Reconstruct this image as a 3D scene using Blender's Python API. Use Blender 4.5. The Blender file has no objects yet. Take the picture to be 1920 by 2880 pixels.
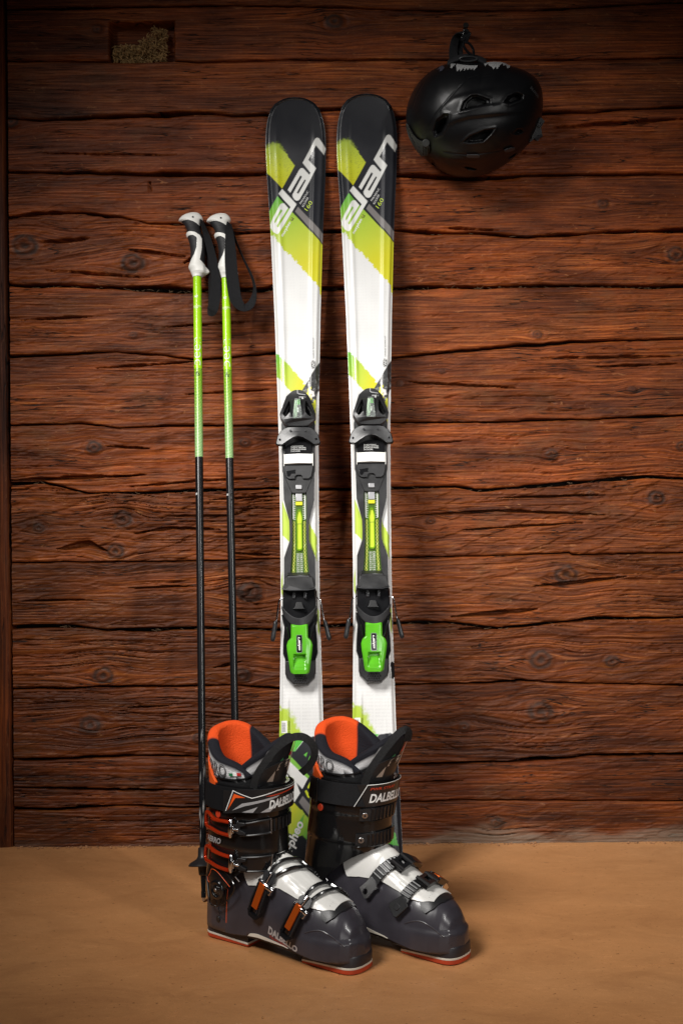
import bpy, math, random
import numpy as np
from mathutils import Vector, Matrix

# ------------------------------------------------------------------ camera, world, lamps, exposure
scene = bpy.context.scene
CAM_D, CAM_H, CAM_F, ROLL = 2.4, 0.70, 3200.0, math.radians(0.5)
CR = Vector((math.cos(ROLL), 0, -math.sin(ROLL)))
CU = Vector((math.sin(ROLL), 0, math.cos(ROLL)))
cam_data = bpy.data.cameras.new("camera")
cam_data.sensor_fit = 'VERTICAL'; cam_data.sensor_height = 36.0; cam_data.lens = 40.0
cam_data.clip_start = 0.05; cam_data.clip_end = 50
cam = bpy.data.objects.new("camera", cam_data)
scene.collection.objects.link(cam)
m = Matrix.Identity(4)
for i in range(3):
    m[i][0] = CR[i]; m[i][1] = CU[i]; m[i][2] = (0, -1, 0)[i]
m.translation = (0, -CAM_D, CAM_H)
cam.matrix_world = m
scene.camera = cam

world = bpy.data.worlds.new("World"); scene.world = world; world.use_nodes = True
world.node_tree.nodes["Background"].inputs[0].default_value = (0.75, 0.85, 1.0, 1)
world.node_tree.nodes["Background"].inputs[1].default_value = 0.008

def area(name, loc, aim, w, h, power, color, spread=180):
    d = bpy.data.lights.new(name, 'AREA'); d.shape = 'RECTANGLE'; d.size = w; d.size_y = h
    d.energy = power; d.color = color; d.spread = math.radians(spread)
    o = bpy.data.objects.new(name, d); scene.collection.objects.link(o)
    o.location = loc
    o.rotation_euler = (Vector(aim) - Vector(loc)).to_track_quat('-Z', 'Y').to_euler()
    return o
area("key_softbox", (-0.95, -1.65, 1.95), (0.26, -0.15, 0.50), 0.72, 0.72, 9.7, (1.0, 0.97, 0.93), 59)
area("fill_softbox", (1.15, -2.05, 1.35), (0.15, -0.1, 0.55), 0.12, 0.80, 2.8, (1.0, 0.975, 0.94), 58)
area("low_fill", (0.55, -2.65, 0.60), (0.16, 0.0, 0.66), 0.70, 0.70, 0.6, (1.0, 0.975, 0.94), 46)
scene.view_settings.view_transform = 'Standard'
scene.view_settings.look = 'None'
scene.view_settings.exposure = 0.0
scene.view_settings.gamma = 1.0
scene.render.film_transparent = False

# ------------------------------------------------------------------ helpers
COL = scene.collection
def px(u, v, y):
    """photograph pixel -> point at depth y in front of (negative) the wall face, used to lay the timbers out"""
    d = float(CAM_D + y); u = float(u); v = float(v)
    return Vector((0, y, CAM_H)) + d * ((u - 960) / CAM_F) * CR - d * ((v - 1440) / CAM_F) * CU

def _hash(ix, iy, seed):
    h = (ix.astype(np.int64) * 374761393 + iy.astype(np.int64) * 668265263 + seed * 1442695041) & 0xffffffff
    h = ((h ^ (h >> 13)) * 1274126177) & 0xffffffff
    h = (h ^ (h >> 16)) & 0xffffffff
    return h / 4294967295.0
def vn(x, y, seed=0):
    x = np.asarray(x, float); y = np.asarray(y, float)
    x, y = np.broadcast_arrays(x, y)
    ix = np.floor(x); iy = np.floor(y); fx = x - ix; fy = y - iy
    fx = fx * fx * fx * (fx * (fx * 6 - 15) + 10); fy = fy * fy * fy * (fy * (fy * 6 - 15) + 10)
    a = _hash(ix, iy, seed); b = _hash(ix + 1, iy, seed); c = _hash(ix, iy + 1, seed); d = _hash(ix + 1, iy + 1, seed)
    return (a + (b - a) * fx) * (1 - fy) + (c + (d - c) * fx) * fy
def fbm(x, y, seed=0, octv=4, gain=.5):
    s = 0; a = 1; t = 0
    for o in range(octv):
        s = s + a * vn(x * 2 ** o, y * 2 ** o, seed + o * 17); t += a; a *= gain
    return s / t
def sstep(a, b, x):
    t = np.clip((x - a) / (b - a), 0, 1); return t * t * (3 - 2 * t)
def polysd(X, Y, poly):
    """signed distance to a polygon, negative inside"""
    P = np.asarray(poly, float); n = len(P)
    d = np.full(X.shape, 1e18); ins = np.zeros(X.shape, bool)
    for i in range(n):
        ax, ay = P[i]; bx, by = P[(i + 1) % n]
        ex, ey = bx - ax, by - ay; L = ex * ex + ey * ey + 1e-12
        t = np.clip(((X - ax) * ex + (Y - ay) * ey) / L, 0, 1)
        d = np.minimum(d, (X - ax - t * ex) ** 2 + (Y - ay - t * ey) ** 2)
        c = ((ay > Y) != (by > Y)) & (X < (bx - ax) * (Y - ay) / ((by - ay) if by != ay else 1e-12) + ax)
        ins ^= c
    d = np.sqrt(d)
    return np.where(ins, -d, d)
def linedist(X, Y, pts):
    d = np.full(np.shape(X), 1e18); tt = np.zeros(np.shape(X)); P = np.asarray(pts, float); n = len(P) - 1
    for i in range(n):
        ax, ay = P[i][:2]; bx, by = P[i + 1][:2]; ex, ey = bx - ax, by - ay; L = ex * ex + ey * ey + 1e-12
        t = np.clip(((X - ax) * ex + (Y - ay) * ey) / L, 0, 1)
        q = (X - ax - t * ex) ** 2 + (Y - ay - t * ey) ** 2
        k = q < d; d = np.where(k, q, d); tt = np.where(k, (i + t) / n, tt)
    return np.sqrt(d), tt

def mesh_obj(name, verts, faces, mat=None, parent=None, smooth=True, sharp=None, attrs=None, mats=None, midx=None, bevel=0, bseg=2):
    me = bpy.data.meshes.new(name)
    verts = np.asarray(verts, float).reshape(-1, 3)
    if isinstance(faces, np.ndarray):
        nf = len(faces); k = faces.shape[1]
        me.vertices.add(len(verts)); me.vertices.foreach_set("co", verts.ravel())
        me.loops.add(nf * k); me.loops.foreach_set("vertex_index", faces.ravel().astype(np.int32))
        me.polygons.add(nf); me.polygons.foreach_set("loop_start", np.arange(nf, dtype=np.int32) * k)
        me.update(calc_edges=True)
    else:
        me.from_pydata([tuple(v) for v in verts], [], [tuple(int(i) for i in f) for f in faces])
    me.validate(clean_customdata=False)
    for mm in (mats or ([mat] if mat else [])): me.materials.append(mm)
    if midx is not None: me.polygons.foreach_set("material_index", np.asarray(midx, np.int32))
    if smooth:
        me.polygons.foreach_set("use_smooth", np.ones(len(me.polygons), bool))
        if sharp: me.set_sharp_from_angle(angle=math.radians(sharp))
    for an, arr in (attrs or {}).items():
        arr = np.asarray(arr, np.float32)
        if arr.ndim == 1:
            a = me.attributes.new(an, 'FLOAT', 'POINT'); a.data.foreach_set("value", arr)
        else:
            a = me.attributes.new(an, 'FLOAT_COLOR', 'POINT')
            if arr.shape[1] == 3: arr = np.c_[arr, np.ones(len(arr), np.float32)]
            a.data.foreach_set("color", arr.astype(np.float32).ravel())
    me.update()
    o = bpy.data.objects.new(name, me); COL.objects.link(o)
    if parent: o.parent = parent
    if bevel:
        b = o.modifiers.new("bevel", 'BEVEL'); b.width = bevel; b.segments = bseg; b.limit_method = 'ANGLE'; b.angle_limit = math.radians(35)
    return o
def empty(name, loc=(0, 0, 0), label=None, category=None, group=None, kind=None):
    o = bpy.data.objects.new(name, None); COL.objects.link(o); o.location = loc; o.empty_display_size = .05
    tag(o, label, category, group, kind); return o
def tag(o, label=None, category=None, group=None, kind=None):
    for k, v in (("label", label), ("category", category), ("group", group), ("kind", kind)):
        if v: o[k] = v
    return o
def gridfaces(nu, nv, wu=False, wv=False):
    i = np.arange(nu if wu else nu - 1); j = np.arange(nv if wv else nv - 1)
    I, J = np.meshgrid(i, j, indexing='ij'); I2 = (I + 1) % nu; J2 = (J + 1) % nv
    return np.stack([I * nv + J, I2 * nv + J, I2 * nv + J2, I * nv + J2], -1).reshape(-1, 4)

class MB:
    """collects shapes into one mesh"""
    def __init__(s): s.v = []; s.f = []; s.n = 0
    def add(s, v, f):
        v = np.asarray(v, float).reshape(-1, 3); s.v.append(v)
        s.f += [tuple(int(i) + s.n for i in q) for q in f]; s.n += len(v); return s
    def box(s, c, h, M=None):
        c = np.array(c, float); h = np.array(h, float)
        v = np.array([[x, y, z] for x in (-1, 1) for y in (-1, 1) for z in (-1, 1)], float) * h
        if M is not None: v = v @ np.array(M, float).T
        return s.add(v + c, [(0, 1, 3, 2), (4, 6, 7, 5), (0, 4, 5, 1), (2, 3, 7, 6), (0, 2, 6, 4), (1, 5, 7, 3)])
    def stack(s, rings, cap0=True, cap1=True):
        """rings of equal length, joined one above the other"""
        R = [np.asarray(r, float) for r in rings]; n = len(R[0]); v = np.concatenate(R); f = []
        for k in range(len(R) - 1):
            for i in range(n):
                j = (i + 1) % n; f.append((k * n + i, k * n + j, (k + 1) * n + j, (k + 1) * n + i))
        if cap0: f.append(tuple(range(n - 1, -1, -1)))
        if cap1: f.append(tuple((len(R) - 1) * n + i for i in range(n)))
        return s.add(v, f)
    def prism(s, poly, z0, z1, inset=0, frame=None):
        P = np.asarray(poly, float)
        if np.sum(P[:, 0] * np.roll(P[:, 1], -1) - np.roll(P[:, 0], -1) * P[:, 1]) < 0: P = P[::-1]
        c = P.mean(0); Q = P + (c - P) / (np.linalg.norm(P - c, axis=1, keepdims=True) + 1e-9) * inset
        a = np.c_[P, np.full(len(P), z0)]; b = np.c_[Q, np.full(len(P), z1)]
        if frame is not None: a = frame(a); b = frame(b)
        return s.stack([a, b])
    def tube(s, path, r, n=10, caps=True, closed=False):
        P = np.asarray(path, float); k = len(P); r = np.broadcast_to(np.asarray(r, float), (k,)) if np.ndim(r) < 2 else r
        T = np.gradient(P, axis=0) if not closed else (np.roll(P, -1, 0) - np.roll(P, 1, 0))
        T /= np.linalg.norm(T, axis=1, keepdims=True) + 1e-12
        u = np.cross(T[0], (0.13, .21, .97)); u /= np.linalg.norm(u); rings = []
        for i in range(k):
            u = u - T[i] * (u @ T[i]); u /= np.linalg.norm(u); w = np.cross(T[i], u)
            a = np.arange(n) * 2 * np.pi / n
            rings.append(P[i] + r[i] * (np.cos(a)[:, None] * u + np.sin(a)[:, None] * w))
        if closed: rings.append(rings[0]); return s.stack(rings, False, False)
        return s.stack(rings, caps, caps)
    def ribbon(s, path, wdir, th, n=None):
        """flat strap: path (k,3), wdir (k,3) half-width vectors, thickness"""
        P = np.asarray(path, float); W = np.asarray(wdir, float)
        T = np.gradient(P, axis=0); N = np.cross(T, W); N /= np.linalg.norm(N, axis=1, keepdims=True) + 1e-12; N *= th / 2
        rings = [np.array([p - w - q, p + w - q, p + w + q, p - w + q]) for p, w, q in zip(P, W, N)]
        return s.stack(rings)
    def obj(s, name, mat, parent=None, bevel=0, sharp=35, smooth=True, M=None, bseg=2, fn=None):
        v = np.concatenate(s.v)
        if fn is not None: v = fn(v)
        if M is not None:
            M = np.array(M); v = v @ M[:3, :3].T + M[:3, 3]
        return mesh_obj(name, v, s.f, mat, parent, smooth, sharp, bevel=bevel, bseg=bseg)
def spline(pts, n):
    """Catmull-Rom through points"""
    P = np.asarray(pts, float); P = np.vstack([2 * P[0] - P[1], P, 2 * P[-1] - P[-2]]); m = len(P) - 3
    t = np.linspace(0, m, n); i = np.minimum(t.astype(int), m - 1); f = (t - i)[:, None]
    p0, p1, p2, p3 = P[i], P[i + 1], P[i + 2], P[i + 3]
    return .5 * (2 * p1 + (p2 - p0) * f + (2 * p0 - 5 * p1 + 4 * p2 - p3) * f ** 2 + (3 * p1 - p0 - 3 * p2 + p3) * f ** 3)
def flat_fill(outlines, ext=0, subdiv=0):
    """2D outlines (holes allowed) -> filled plate verts/faces, extruded +-ext"""
    cu = bpy.data.curves.new("tmp", 'CURVE'); cu.dimensions = '2D'; cu.fill_mode = 'BOTH'; cu.extrude = ext
    for o in outlines:
        sp = cu.splines.new('POLY'); sp.points.add(len(o) - 1); sp.use_cyclic_u = True
        sp.points.foreach_set("co", np.c_[np.asarray(o, float)[:, :2], np.zeros(len(o)), np.ones(len(o))].ravel())
    return _grab(cu)
def text_fill(body, size, shear=0, align='LEFT', spacing=1.0, bold=0):
    cu = bpy.data.curves.new("tmp", 'FONT'); cu.body = body; cu.size = size; cu.shear = shear; cu.align_x = align
    cu.space_character = spacing; cu.offset = bold; cu.resolution_u = 3; cu.fill_mode = 'FRONT'
    return _grab(cu)
def _grab(cu):
    ob = bpy.data.objects.new("tmp", cu); me = bpy.data.meshes.new_from_object(ob)
    v = np.empty(len(me.vertices) * 3); me.vertices.foreach_get("co", v)
    f = [tuple(p.vertices) for p in me.polygons]
    bpy.data.objects.remove(ob); bpy.data.meshes.remove(me); bpy.data.curves.remove(cu)
    return v.reshape(-1, 3), f

# ------------------------------------------------------------------ materials
def nt(mat): return mat.node_tree.nodes, mat.node_tree.links
def M_(name, col, rough=.5, metal=0, spec=.5, coat=0, var=.0, vscale=60, bump=0, bscale=300, trans=0, rvar=0, sss=0, attr=None, emis=None, sheen=0, ior=1.5):
    mt = bpy.data.materials.new(name); mt.use_nodes = True; N, L = nt(mt)
    b = N["Principled BSDF"]; I = b.inputs
    I["Base Color"].default_value = (*col, 1); I["Roughness"].default_value = rough; I["Metallic"].default_value = metal
    I["Specular IOR Level"].default_value = spec; I["Coat Weight"].default_value = coat; I["Coat Roughness"].default_value = .08
    I["Transmission Weight"].default_value = trans; I["IOR"].default_value = ior; I["Sheen Weight"].default_value = sheen
    if sss: I["Subsurface Weight"].default_value = sss; I["Subsurface Radius"].default_value = (.01, .006, .004)
    src = None
    tc = N.new("ShaderNodeTexCoord")
    if attr:
        a = N.new("ShaderNodeAttribute"); a.attribute_name = attr; src = a.outputs["Color"]
    if var:
        n = N.new("ShaderNodeTexNoise"); n.inputs["Scale"].default_value = vscale; n.inputs["Detail"].default_value = 5
        L.new(tc.outputs["Object"], n.inputs["Vector"])
        mr = N.new("ShaderNodeMapRange"); mr.inputs[1].default_value = .3; mr.inputs[2].default_value = .7
        mr.inputs[3].default_value = 1 - var; mr.inputs[4].default_value = 1 + var; L.new(n.outputs["Fac"], mr.inputs[0])
        hs = N.new("ShaderNodeMix"); hs.data_type = 'RGBA'; hs.blend_type = 'MULTIPLY'; hs.inputs["Factor"].default_value = 1
        if src: L.new(src, hs.inputs["A"])
        else: hs.inputs["A"].default_value = (*col, 1)
        cb = N.new("ShaderNodeCombineColor"); [L.new(mr.outputs[0], cb.inputs[k]) for k in range(3)]
        L.new(cb.outputs[0], hs.inputs["B"]); src = hs.outputs["Result"]
    if src: L.new(src, I["Base Color"])
    if rvar:
        n = N.new("ShaderNodeTexNoise"); n.inputs["Scale"].default_value = vscale * .6; n.inputs["Detail"].default_value = 6
        L.new(tc.outputs["Object"], n.inputs["Vector"])
        mr = N.new("ShaderNodeMapRange"); mr.inputs[1].default_value = .3; mr.inputs[2].default_value = .7
        mr.inputs[3].default_value = max(0, rough - rvar); mr.inputs[4].default_value = rough + rvar
        L.new(n.outputs["Fac"], mr.inputs[0]); L.new(mr.outputs[0], I["Roughness"])
    if bump:
        n = N.new("ShaderNodeTexNoise"); n.inputs["Scale"].default_value = bscale; n.inputs["Detail"].default_value = 3
        L.new(tc.outputs["Object"], n.inputs["Vector"])
        bp = N.new("ShaderNodeBump"); bp.inputs["Strength"].default_value = bump; bp.inputs["Distance"].default_value = .001
        L.new(n.outputs["Fac"], bp.inputs["Height"]); L.new(bp.outputs[0], I["Normal"])
    return mt
def weave(mat, scale=900, strength=.5, dist=.0006, axis=None):
    """fabric weave relief from two crossed wave textures"""
    N, L = nt(mat); b = N["Principled BSDF"]; tc = N.new("ShaderNodeTexCoord"); hs = []
    for d in ('X', 'Z'):
        w = N.new("ShaderNodeTexWave"); w.bands_direction = d; w.inputs["Scale"].default_value = scale; L.new(tc.outputs["Object"], w.inputs["Vector"]); hs.append(w)
    mu = N.new("ShaderNodeMath"); mu.operation = 'MULTIPLY'; L.new(hs[0].outputs["Fac"], mu.inputs[0]); L.new(hs[1].outputs["Fac"], mu.inputs[1])
    bp = N.new("ShaderNodeBump"); bp.inputs["Strength"].default_value = strength; bp.inputs["Distance"].default_value = dist
    L.new(mu.outputs[0], bp.inputs["Height"]); L.new(bp.outputs[0], b.inputs["Normal"]); return mat

def wood_material(name):
    mt = bpy.data.materials.new(name); mt.use_nodes = True; N, L = nt(mt); b = N["Principled BSDF"]
    at = N.new("ShaderNodeAttribute"); at.attribute_name = "grain"     # x along the timber, y across (bent round knots), z random per timber
    kn = N.new("ShaderNodeAttribute"); kn.attribute_name = "knot"
    gr = N.new("ShaderNodeAttribute"); gr.attribute_name = "grime"
    def mapped(sx, sy, sz=13.0):
        mp = N.new("ShaderNodeVectorMath"); mp.operation = 'MULTIPLY'; mp.inputs[1].default_value = (sx, sy, sz)
        L.new(at.outputs["Color"], mp.inputs[0]); return mp.outputs[0]
    def noise(vec, scale=1, det=4, rough=.55, dist=0):
        n = N.new("ShaderNodeTexNoise"); n.inputs["Scale"].default_value = scale; n.inputs["Detail"].default_value = det
        n.inputs["Roughness"].default_value = rough; n.inputs["Distortion"].default_value = dist; L.new(vec, n.inputs["Vector"]); return n.outputs["Fac"]
    def ramp(fac, stops):
        r = N.new("ShaderNodeValToRGB"); e = r.color_ramp.elements
        while len(e) < len(stops): e.new(.5)
        for k, (p, c) in enumerate(stops): e[k].position = p; e[k].color = (*c, 1)
        L.new(fac, r.inputs[0]); return r.outputs[0]
    def mix(a, bb, fac, mode='MIX'):
        x = N.new("ShaderNodeMix"); x.data_type = 'RGBA'; x.blend_type = mode
        for s, i in ((a, "A"), (bb, "B")):
            if isinstance(s, tuple): x.inputs[i].default_value = (*s, 1)
            else: L.new(s, x.inputs[i])
        if isinstance(fac, float): x.inputs["Factor"].default_value = fac
        else: L.new(fac, x.inputs["Factor"])
        return x.outputs["Result"]
    def mrange(f, a, b2, c, d):
        r = N.new("ShaderNodeMapRange"); r.inputs[1].default_value = a; r.inputs[2].default_value = b2; r.inputs[3].default_value = c; r.inputs[4].default_value = d
        L.new(f, r.inputs[0]); return r.outputs[0]
    broad = noise(mapped(5, 26), det=4)
    fine = noise(mapped(7, 330), det=5, rough=.65, dist=.3)
    hair = noise(mapped(22, 900), det=3, rough=.6)
    patch = noise(mapped(9, 14), det=5, rough=.65)
    c1 = ramp(fine, [(.22, (.036, .0088, .0024)), (.43, (.138, .0300, .0062)), (.57, (.235, .057, .0110)), (.78, (.47, .155, .038))])
    c2 = ramp(broad, [(.28, (.45, .42, .42)), (.5, (.95, .95, .95)), (.75, (1.45, 1.35, 1.2))])
    c = mix(c1, c2, 1.0, 'MULTIPLY')
    hr = ramp(hair, [(.38, (.55, .5, .48)), (.55, (1, 1, 1)), (.7, (1.2, 1.2, 1.2))])
    c = mix(c, hr, .4, 'MULTIPLY')
    tone = noise(mapped(2.6, 9, 21.0), det=3, rough=.6, dist=.5); c = mix(c, ramp(tone, [(.30, (.42, .40, .40)), (.50, (.95, .97, .98)), (.68, (1.40, 1.42, 1.38))]), .85, 'MULTIPLY')
    grey = mrange(patch, .56, .74, 0, .45)
    c = mix(c, (.150, .066, .026), grey)
    # pale scrapes left by the axe
    sc = noise(mapped(38, 90), det=4, rough=.7, dist=1.2)
    c = mix(c, (.46, .20, .075), mrange(sc, .62, .76, 0, .6))
    dr = noise(mapped(16, 60, 7.7), det=5, rough=.75, dist=.8)
    c = mix(c, (.020, .008, .004), mrange(dr, .61, .75, 0, .5))
    # long hairline drying checks: narrow contour lines of a stretched noise, broken up by a second one
    ck = N.new("ShaderNodeMath"); ck.operation = 'SUBTRACT'; ck.inputs[1].default_value = .5; L.new(noise(mapped(5.5, 95, 3.1), det=3, rough=.5, dist=.2), ck.inputs[0])
    ab = N.new("ShaderNodeMath"); ab.operation = 'ABSOLUTE'; L.new(ck.outputs[0], ab.inputs[0])
    ml = N.new("ShaderNodeMath"); ml.operation = 'MULTIPLY'; L.new(mrange(ab.outputs[0], .004, .016, 1, 0), ml.inputs[0]); L.new(mrange(noise(mapped(9, 22, 5.3), det=3), .48, .60, 0, 1), ml.inputs[1]); ml.use_clamp = True
    c = mix(c, (.012, .005, .003), ml.outputs[0])
    # short cross scratches and chips
    xc = noise(mapped(120, 210, 9.1), det=4, rough=.75, dist=.6); c = mix(c, ramp(xc, [(.32, (.60, .58, .56)), (.5, (1, 1, 1)), (.68, (1.35, 1.3, 1.25))]), .38, 'MULTIPLY')
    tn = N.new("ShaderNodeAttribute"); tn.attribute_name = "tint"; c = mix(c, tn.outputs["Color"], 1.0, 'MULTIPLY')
    c = mix(c, (.035, .016, .010), kn.outputs["Fac"])
    c = mix(c, (.26, .205, .15), gr.outputs["Fac"])
    L.new(c, b.inputs["Base Color"])
    L.new(mrange(fine, .3, .7, .68, .44), b.inputs["Roughness"]); b.inputs["Specular IOR Level"].default_value = .22
    bp = N.new("ShaderNodeBump"); bp.inputs["Strength"].default_value = .60; bp.inputs["Distance"].default_value = .0014
    ad = N.new("ShaderNodeMath"); ad.operation = 'MULTIPLY_ADD'; ad.inputs[1].default_value = .35; L.new(hair, ad.inputs[0]); L.new(fine, ad.inputs[2])
    a2 = N.new("ShaderNodeMath"); a2.operation = 'MULTIPLY_ADD'; a2.inputs[1].default_value = -1.3; L.new(ml.outputs[0], a2.inputs[0]); L.new(ad.outputs[0], a2.inputs[2])
    a3 = N.new("ShaderNodeMath"); a3.operation = 'MULTIPLY_ADD'; a3.inputs[1].default_value = .22; L.new(xc, a3.inputs[0]); L.new(a2.outputs[0], a3.inputs[2])
    L.new(a3.outputs[0], bp.inputs["Height"]); L.new(bp.outputs[0], b.inputs["Normal"])
    return mt
WOOD = wood_material("weathered_larch")

# ------------------------------------------------------------------ the log wall
# joints between the timbers: (u, v, gap) as measured along the wall face
JOINTS = [
 [(-300,-330,4),(2200,-330,4)],
 [(-100,-170,6),(960,-165,6),(2100,-172,6)],
 [(0,27,3),(340,20,4),(660,14,3),(960,20,3),(1200,30,4),(1500,29,4),(1760,15,3),(1920,8,3)],
 [(0,171,3),(480,172,4),(560,175,3),(800,168,3),(1250,168,3),(1620,166,3),(1920,162,3)],
 [(0,331,3),(120,338,5),(270,330,10),(430,324,16),(560,316,12),(650,325,8),(760,322,14),(900,308,10),(960,306,8),(1110,331,14),(1300,330,6),(1530,318,12),(1640,314,10),(1920,300,6)],
 [(0,483,8),(200,486,12),(420,488,14),(540,490,16),(760,487,12),(1110,492,14),(1310,502,16),(1480,492,10),(1920,490,8)],
 [(0,613,5),(120,603,5),(230,597,6),(340,610,3),(420,628,3),(520,628,8),(580,630,4),(660,655,8),(760,653,10),(1000,648,10),(1110,646,6),(1200,653,14),(1350,655,12),(1480,668,6),(1600,660,10),(1700,655,16),(1920,648,20)],
 [(0,798,8),(60,805,14),(220,804,16),(340,808,18),(520,816,22),(760,812,22),(1000,808,16),(1110,812,16),(1240,807,14),(1400,806,10),(1570,802,14),(1750,806,14),(1920,804,14)],
 [(0,1005,9),(180,997,9),(330,990,9),(470,1000,4),(560,1013,5),(770,993,9),(1000,1010,6),(1100,1007,6),(1250,992,9),(1350,982,13),(1450,970,13),(1520,970,10),(1600,960,12),(1780,956,5),(1920,953,4)],
 [(0,1198,5),(230,1191,6),(340,1203,4),(470,1197,6),(770,1197,8),(1100,1188,6),(1380,1188,8),(1600,1179,6),(1660,1181,5),(1740,1174,8),(1870,1172,10),(1920,1170,6)],
 [(0,1362,14),(120,1356,11),(250,1388,7),(430,1383,11),(560,1380,15),(770,1374,11),(1000,1378,13),(1110,1370,11),(1280,1369,6),(1340,1378,14),(1510,1368,15),(1660,1353,13),(1810,1343,14),(1920,1346,11)],
 [(0,1583,3),(300,1580,3),(500,1580,2),(800,1572,2),(1100,1570,3),(1490,1560,3),(1600,1555,4),(1610,1561,3),(1920,1555,3)],
 [(0,1765,15),(200,1760,13),(300,1774,7),(420,1772,14),(560,1764,15),(770,1772,11),(1000,1756,14),(1130,1753,14),(1250,1750,8),(1400,1768,8),(1520,1755,13),(1660,1742,14),(1920,1736,12)],
 [(0,1940,5),(180,1936,8),(360,1932,6),(650,1928,5),(780,1938,8),(1110,1926,10),(1360,1922,6),(1470,1914,8),(1550,1919,4),(1920,1928,4)],
 [(0,2138,10),(240,2132,12),(400,2124,8),(550,2130,8),(900,2145,6),(1130,2152,8),(1350,2146,10),(1550,2137,6),(1650,2125,8),(1920,2120,10)],
 [(0,2276,8),(150,2280,12),(250,2272,10),(370,2266,6),(550,2272,6),(1140,2256,8),(1300,2250,3),(1620,2253,4),(1920,2253,3)],
 None]
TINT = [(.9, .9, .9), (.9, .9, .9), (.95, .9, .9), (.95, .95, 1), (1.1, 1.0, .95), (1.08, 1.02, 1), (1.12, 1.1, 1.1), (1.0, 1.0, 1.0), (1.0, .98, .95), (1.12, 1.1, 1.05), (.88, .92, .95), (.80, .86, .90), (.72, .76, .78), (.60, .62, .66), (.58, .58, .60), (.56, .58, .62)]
TIMBER_ROUGH = [.3, .3, .35, .35, .45, .6, 1.0, .5, .55, .7, 1.5, .95, .85, .85, .7, .75]
CHECKS = [([(300,1343),(410,1335)],5),([(1560,358),(1700,348),(1920,333)],9),([(1520,1007),(1730,1004),(1920,1000)],5),([(1680,1031),(1920,1022)],4),
 ([(270,1035),(420,1026),(550,1016)],4),([(1270,1735),(1430,1722),(1510,1714)],10),([(1290,1771),(1400,1768)],6),([(1650,2126),(1900,2120)],6),([(1450,2135),(1600,2132)],6),
 ([(20,1352),(180,1345),(400,1337)],7),([(360,1370),(560,1352),(720,1345)],5),([(590,1406),(760,1396)],5),([(20,612),(110,600),(230,598)],6),([(230,598),(340,612)],5),
 ([(420,508),(424,545)],5),([(110,680),(190,678),(250,668)],7),([(380,1500),(480,1485),(620,1490)],6),([(640,1555),(760,1562)],5),([(1150,1450),(1400,1436),(1700,1448)],5),
 ([(1300,1490),(1640,1470)],4),([(160,1545),(250,1530),(300,1550)],12),([(1400,1400),(1700,1392)],4),([(360,1655),(540,1648)],4),([(60,1690),(260,1688)],3),
 ([(1500,1650),(1760,1622)],7),([(350,700),(520,722)],6),([(130,760),(420,780)],5),([(600,690),(520,740)],6),([(1130,1250),(1300,1240)],3),([(300,1255),(420,1262)],5),
 ([(360,1990),(480,1985)],4),([(600,1880),(680,1860)],5),([(150,2220),(540,2222)],5),([(1140,2200),(1300,2196)],4),([(1200,420),(1560,432)],3),([(120,430),(500,436)],3),
 ([(1150,1075),(1450,1090)],4),([(60,900),(260,890)],4),([(460,920),(700,905)],3),([(520,1110),(760,1096)],3),([(1250,640),(1400,648)],5),([(20,2215),(420,2225)],5)]
KNOTS = [(1510,940,13),(1550,1278,17),(1590,1615,30),(345,1460,26),(700,1665,32),(690,1245,15),(265,1258,20),(375,740,30),(290,1900,27),(255,2040,27),(1520,1855,30),(1520,2000,32),
 (1395,2315,17),(1210,1465,13),(1845,1400,22),(70,690,34),(375,943,11),(1305,2045,15),(1720,1860,18),(325,1550,24),(110,1485,16),(32,340,20),(1693,573,14),(1122,1078,9),(1243,1045,8),
 (1777,1095,11),(1660,1390,11),(275,82,14),(680,1900,22),(560,2075,16),(1900,715,24),(940,60,22),(1915,1255,16),(440,870,4)]
HOLE = (310, 62, 490, 172)          # the notch stuffed with wood wool, on the timber under the second joint
wall = empty("log_wall", (0, 0, 0), "red-brown wall of old hewn horizontal timbers behind the skis", "wall")
X0, X1, NX = -0.695, 0.86, 540
xs = np.linspace(X0, X1, NX)
def joint_curve(j):
    if JOINTS[j] is None:
        return np.full(NX, -0.012), np.full(NX, .0)
    p = np.array(JOINTS[j], float)
    P = np.array([px(a, b, 0)[:] for a, b, _ in p])
    zz = np.interp(xs, P[:, 0], P[:, 2]); ww = np.interp(xs, P[:, 0], p[:, 2]) / 1333.0
    zz = zz + .0022 * (fbm(xs * 9, j * 7.3, 5, 4) - .5) + .0012 * (vn(xs * 70, j * 3.1, 9) - .5)
    return zz, ww
chk = [(np.array([[px(a, b, 0).x, px(a, b, 0).z] for a, b in pts]), w / 1333.0) for pts, w in CHECKS]
kn_ = [(px(a, b, 0).x, px(a, b, 0).z, r / 1333.0) for a, b, r in KNOTS]
hx0, hz1 = px(HOLE[0], HOLE[1], 0).x, px(HOLE[0], HOLE[1], 0).z
hx1, hz0 = px(HOLE[2], HOLE[3], 0).x, px(HOLE[2], HOLE[3], 0).z
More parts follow.
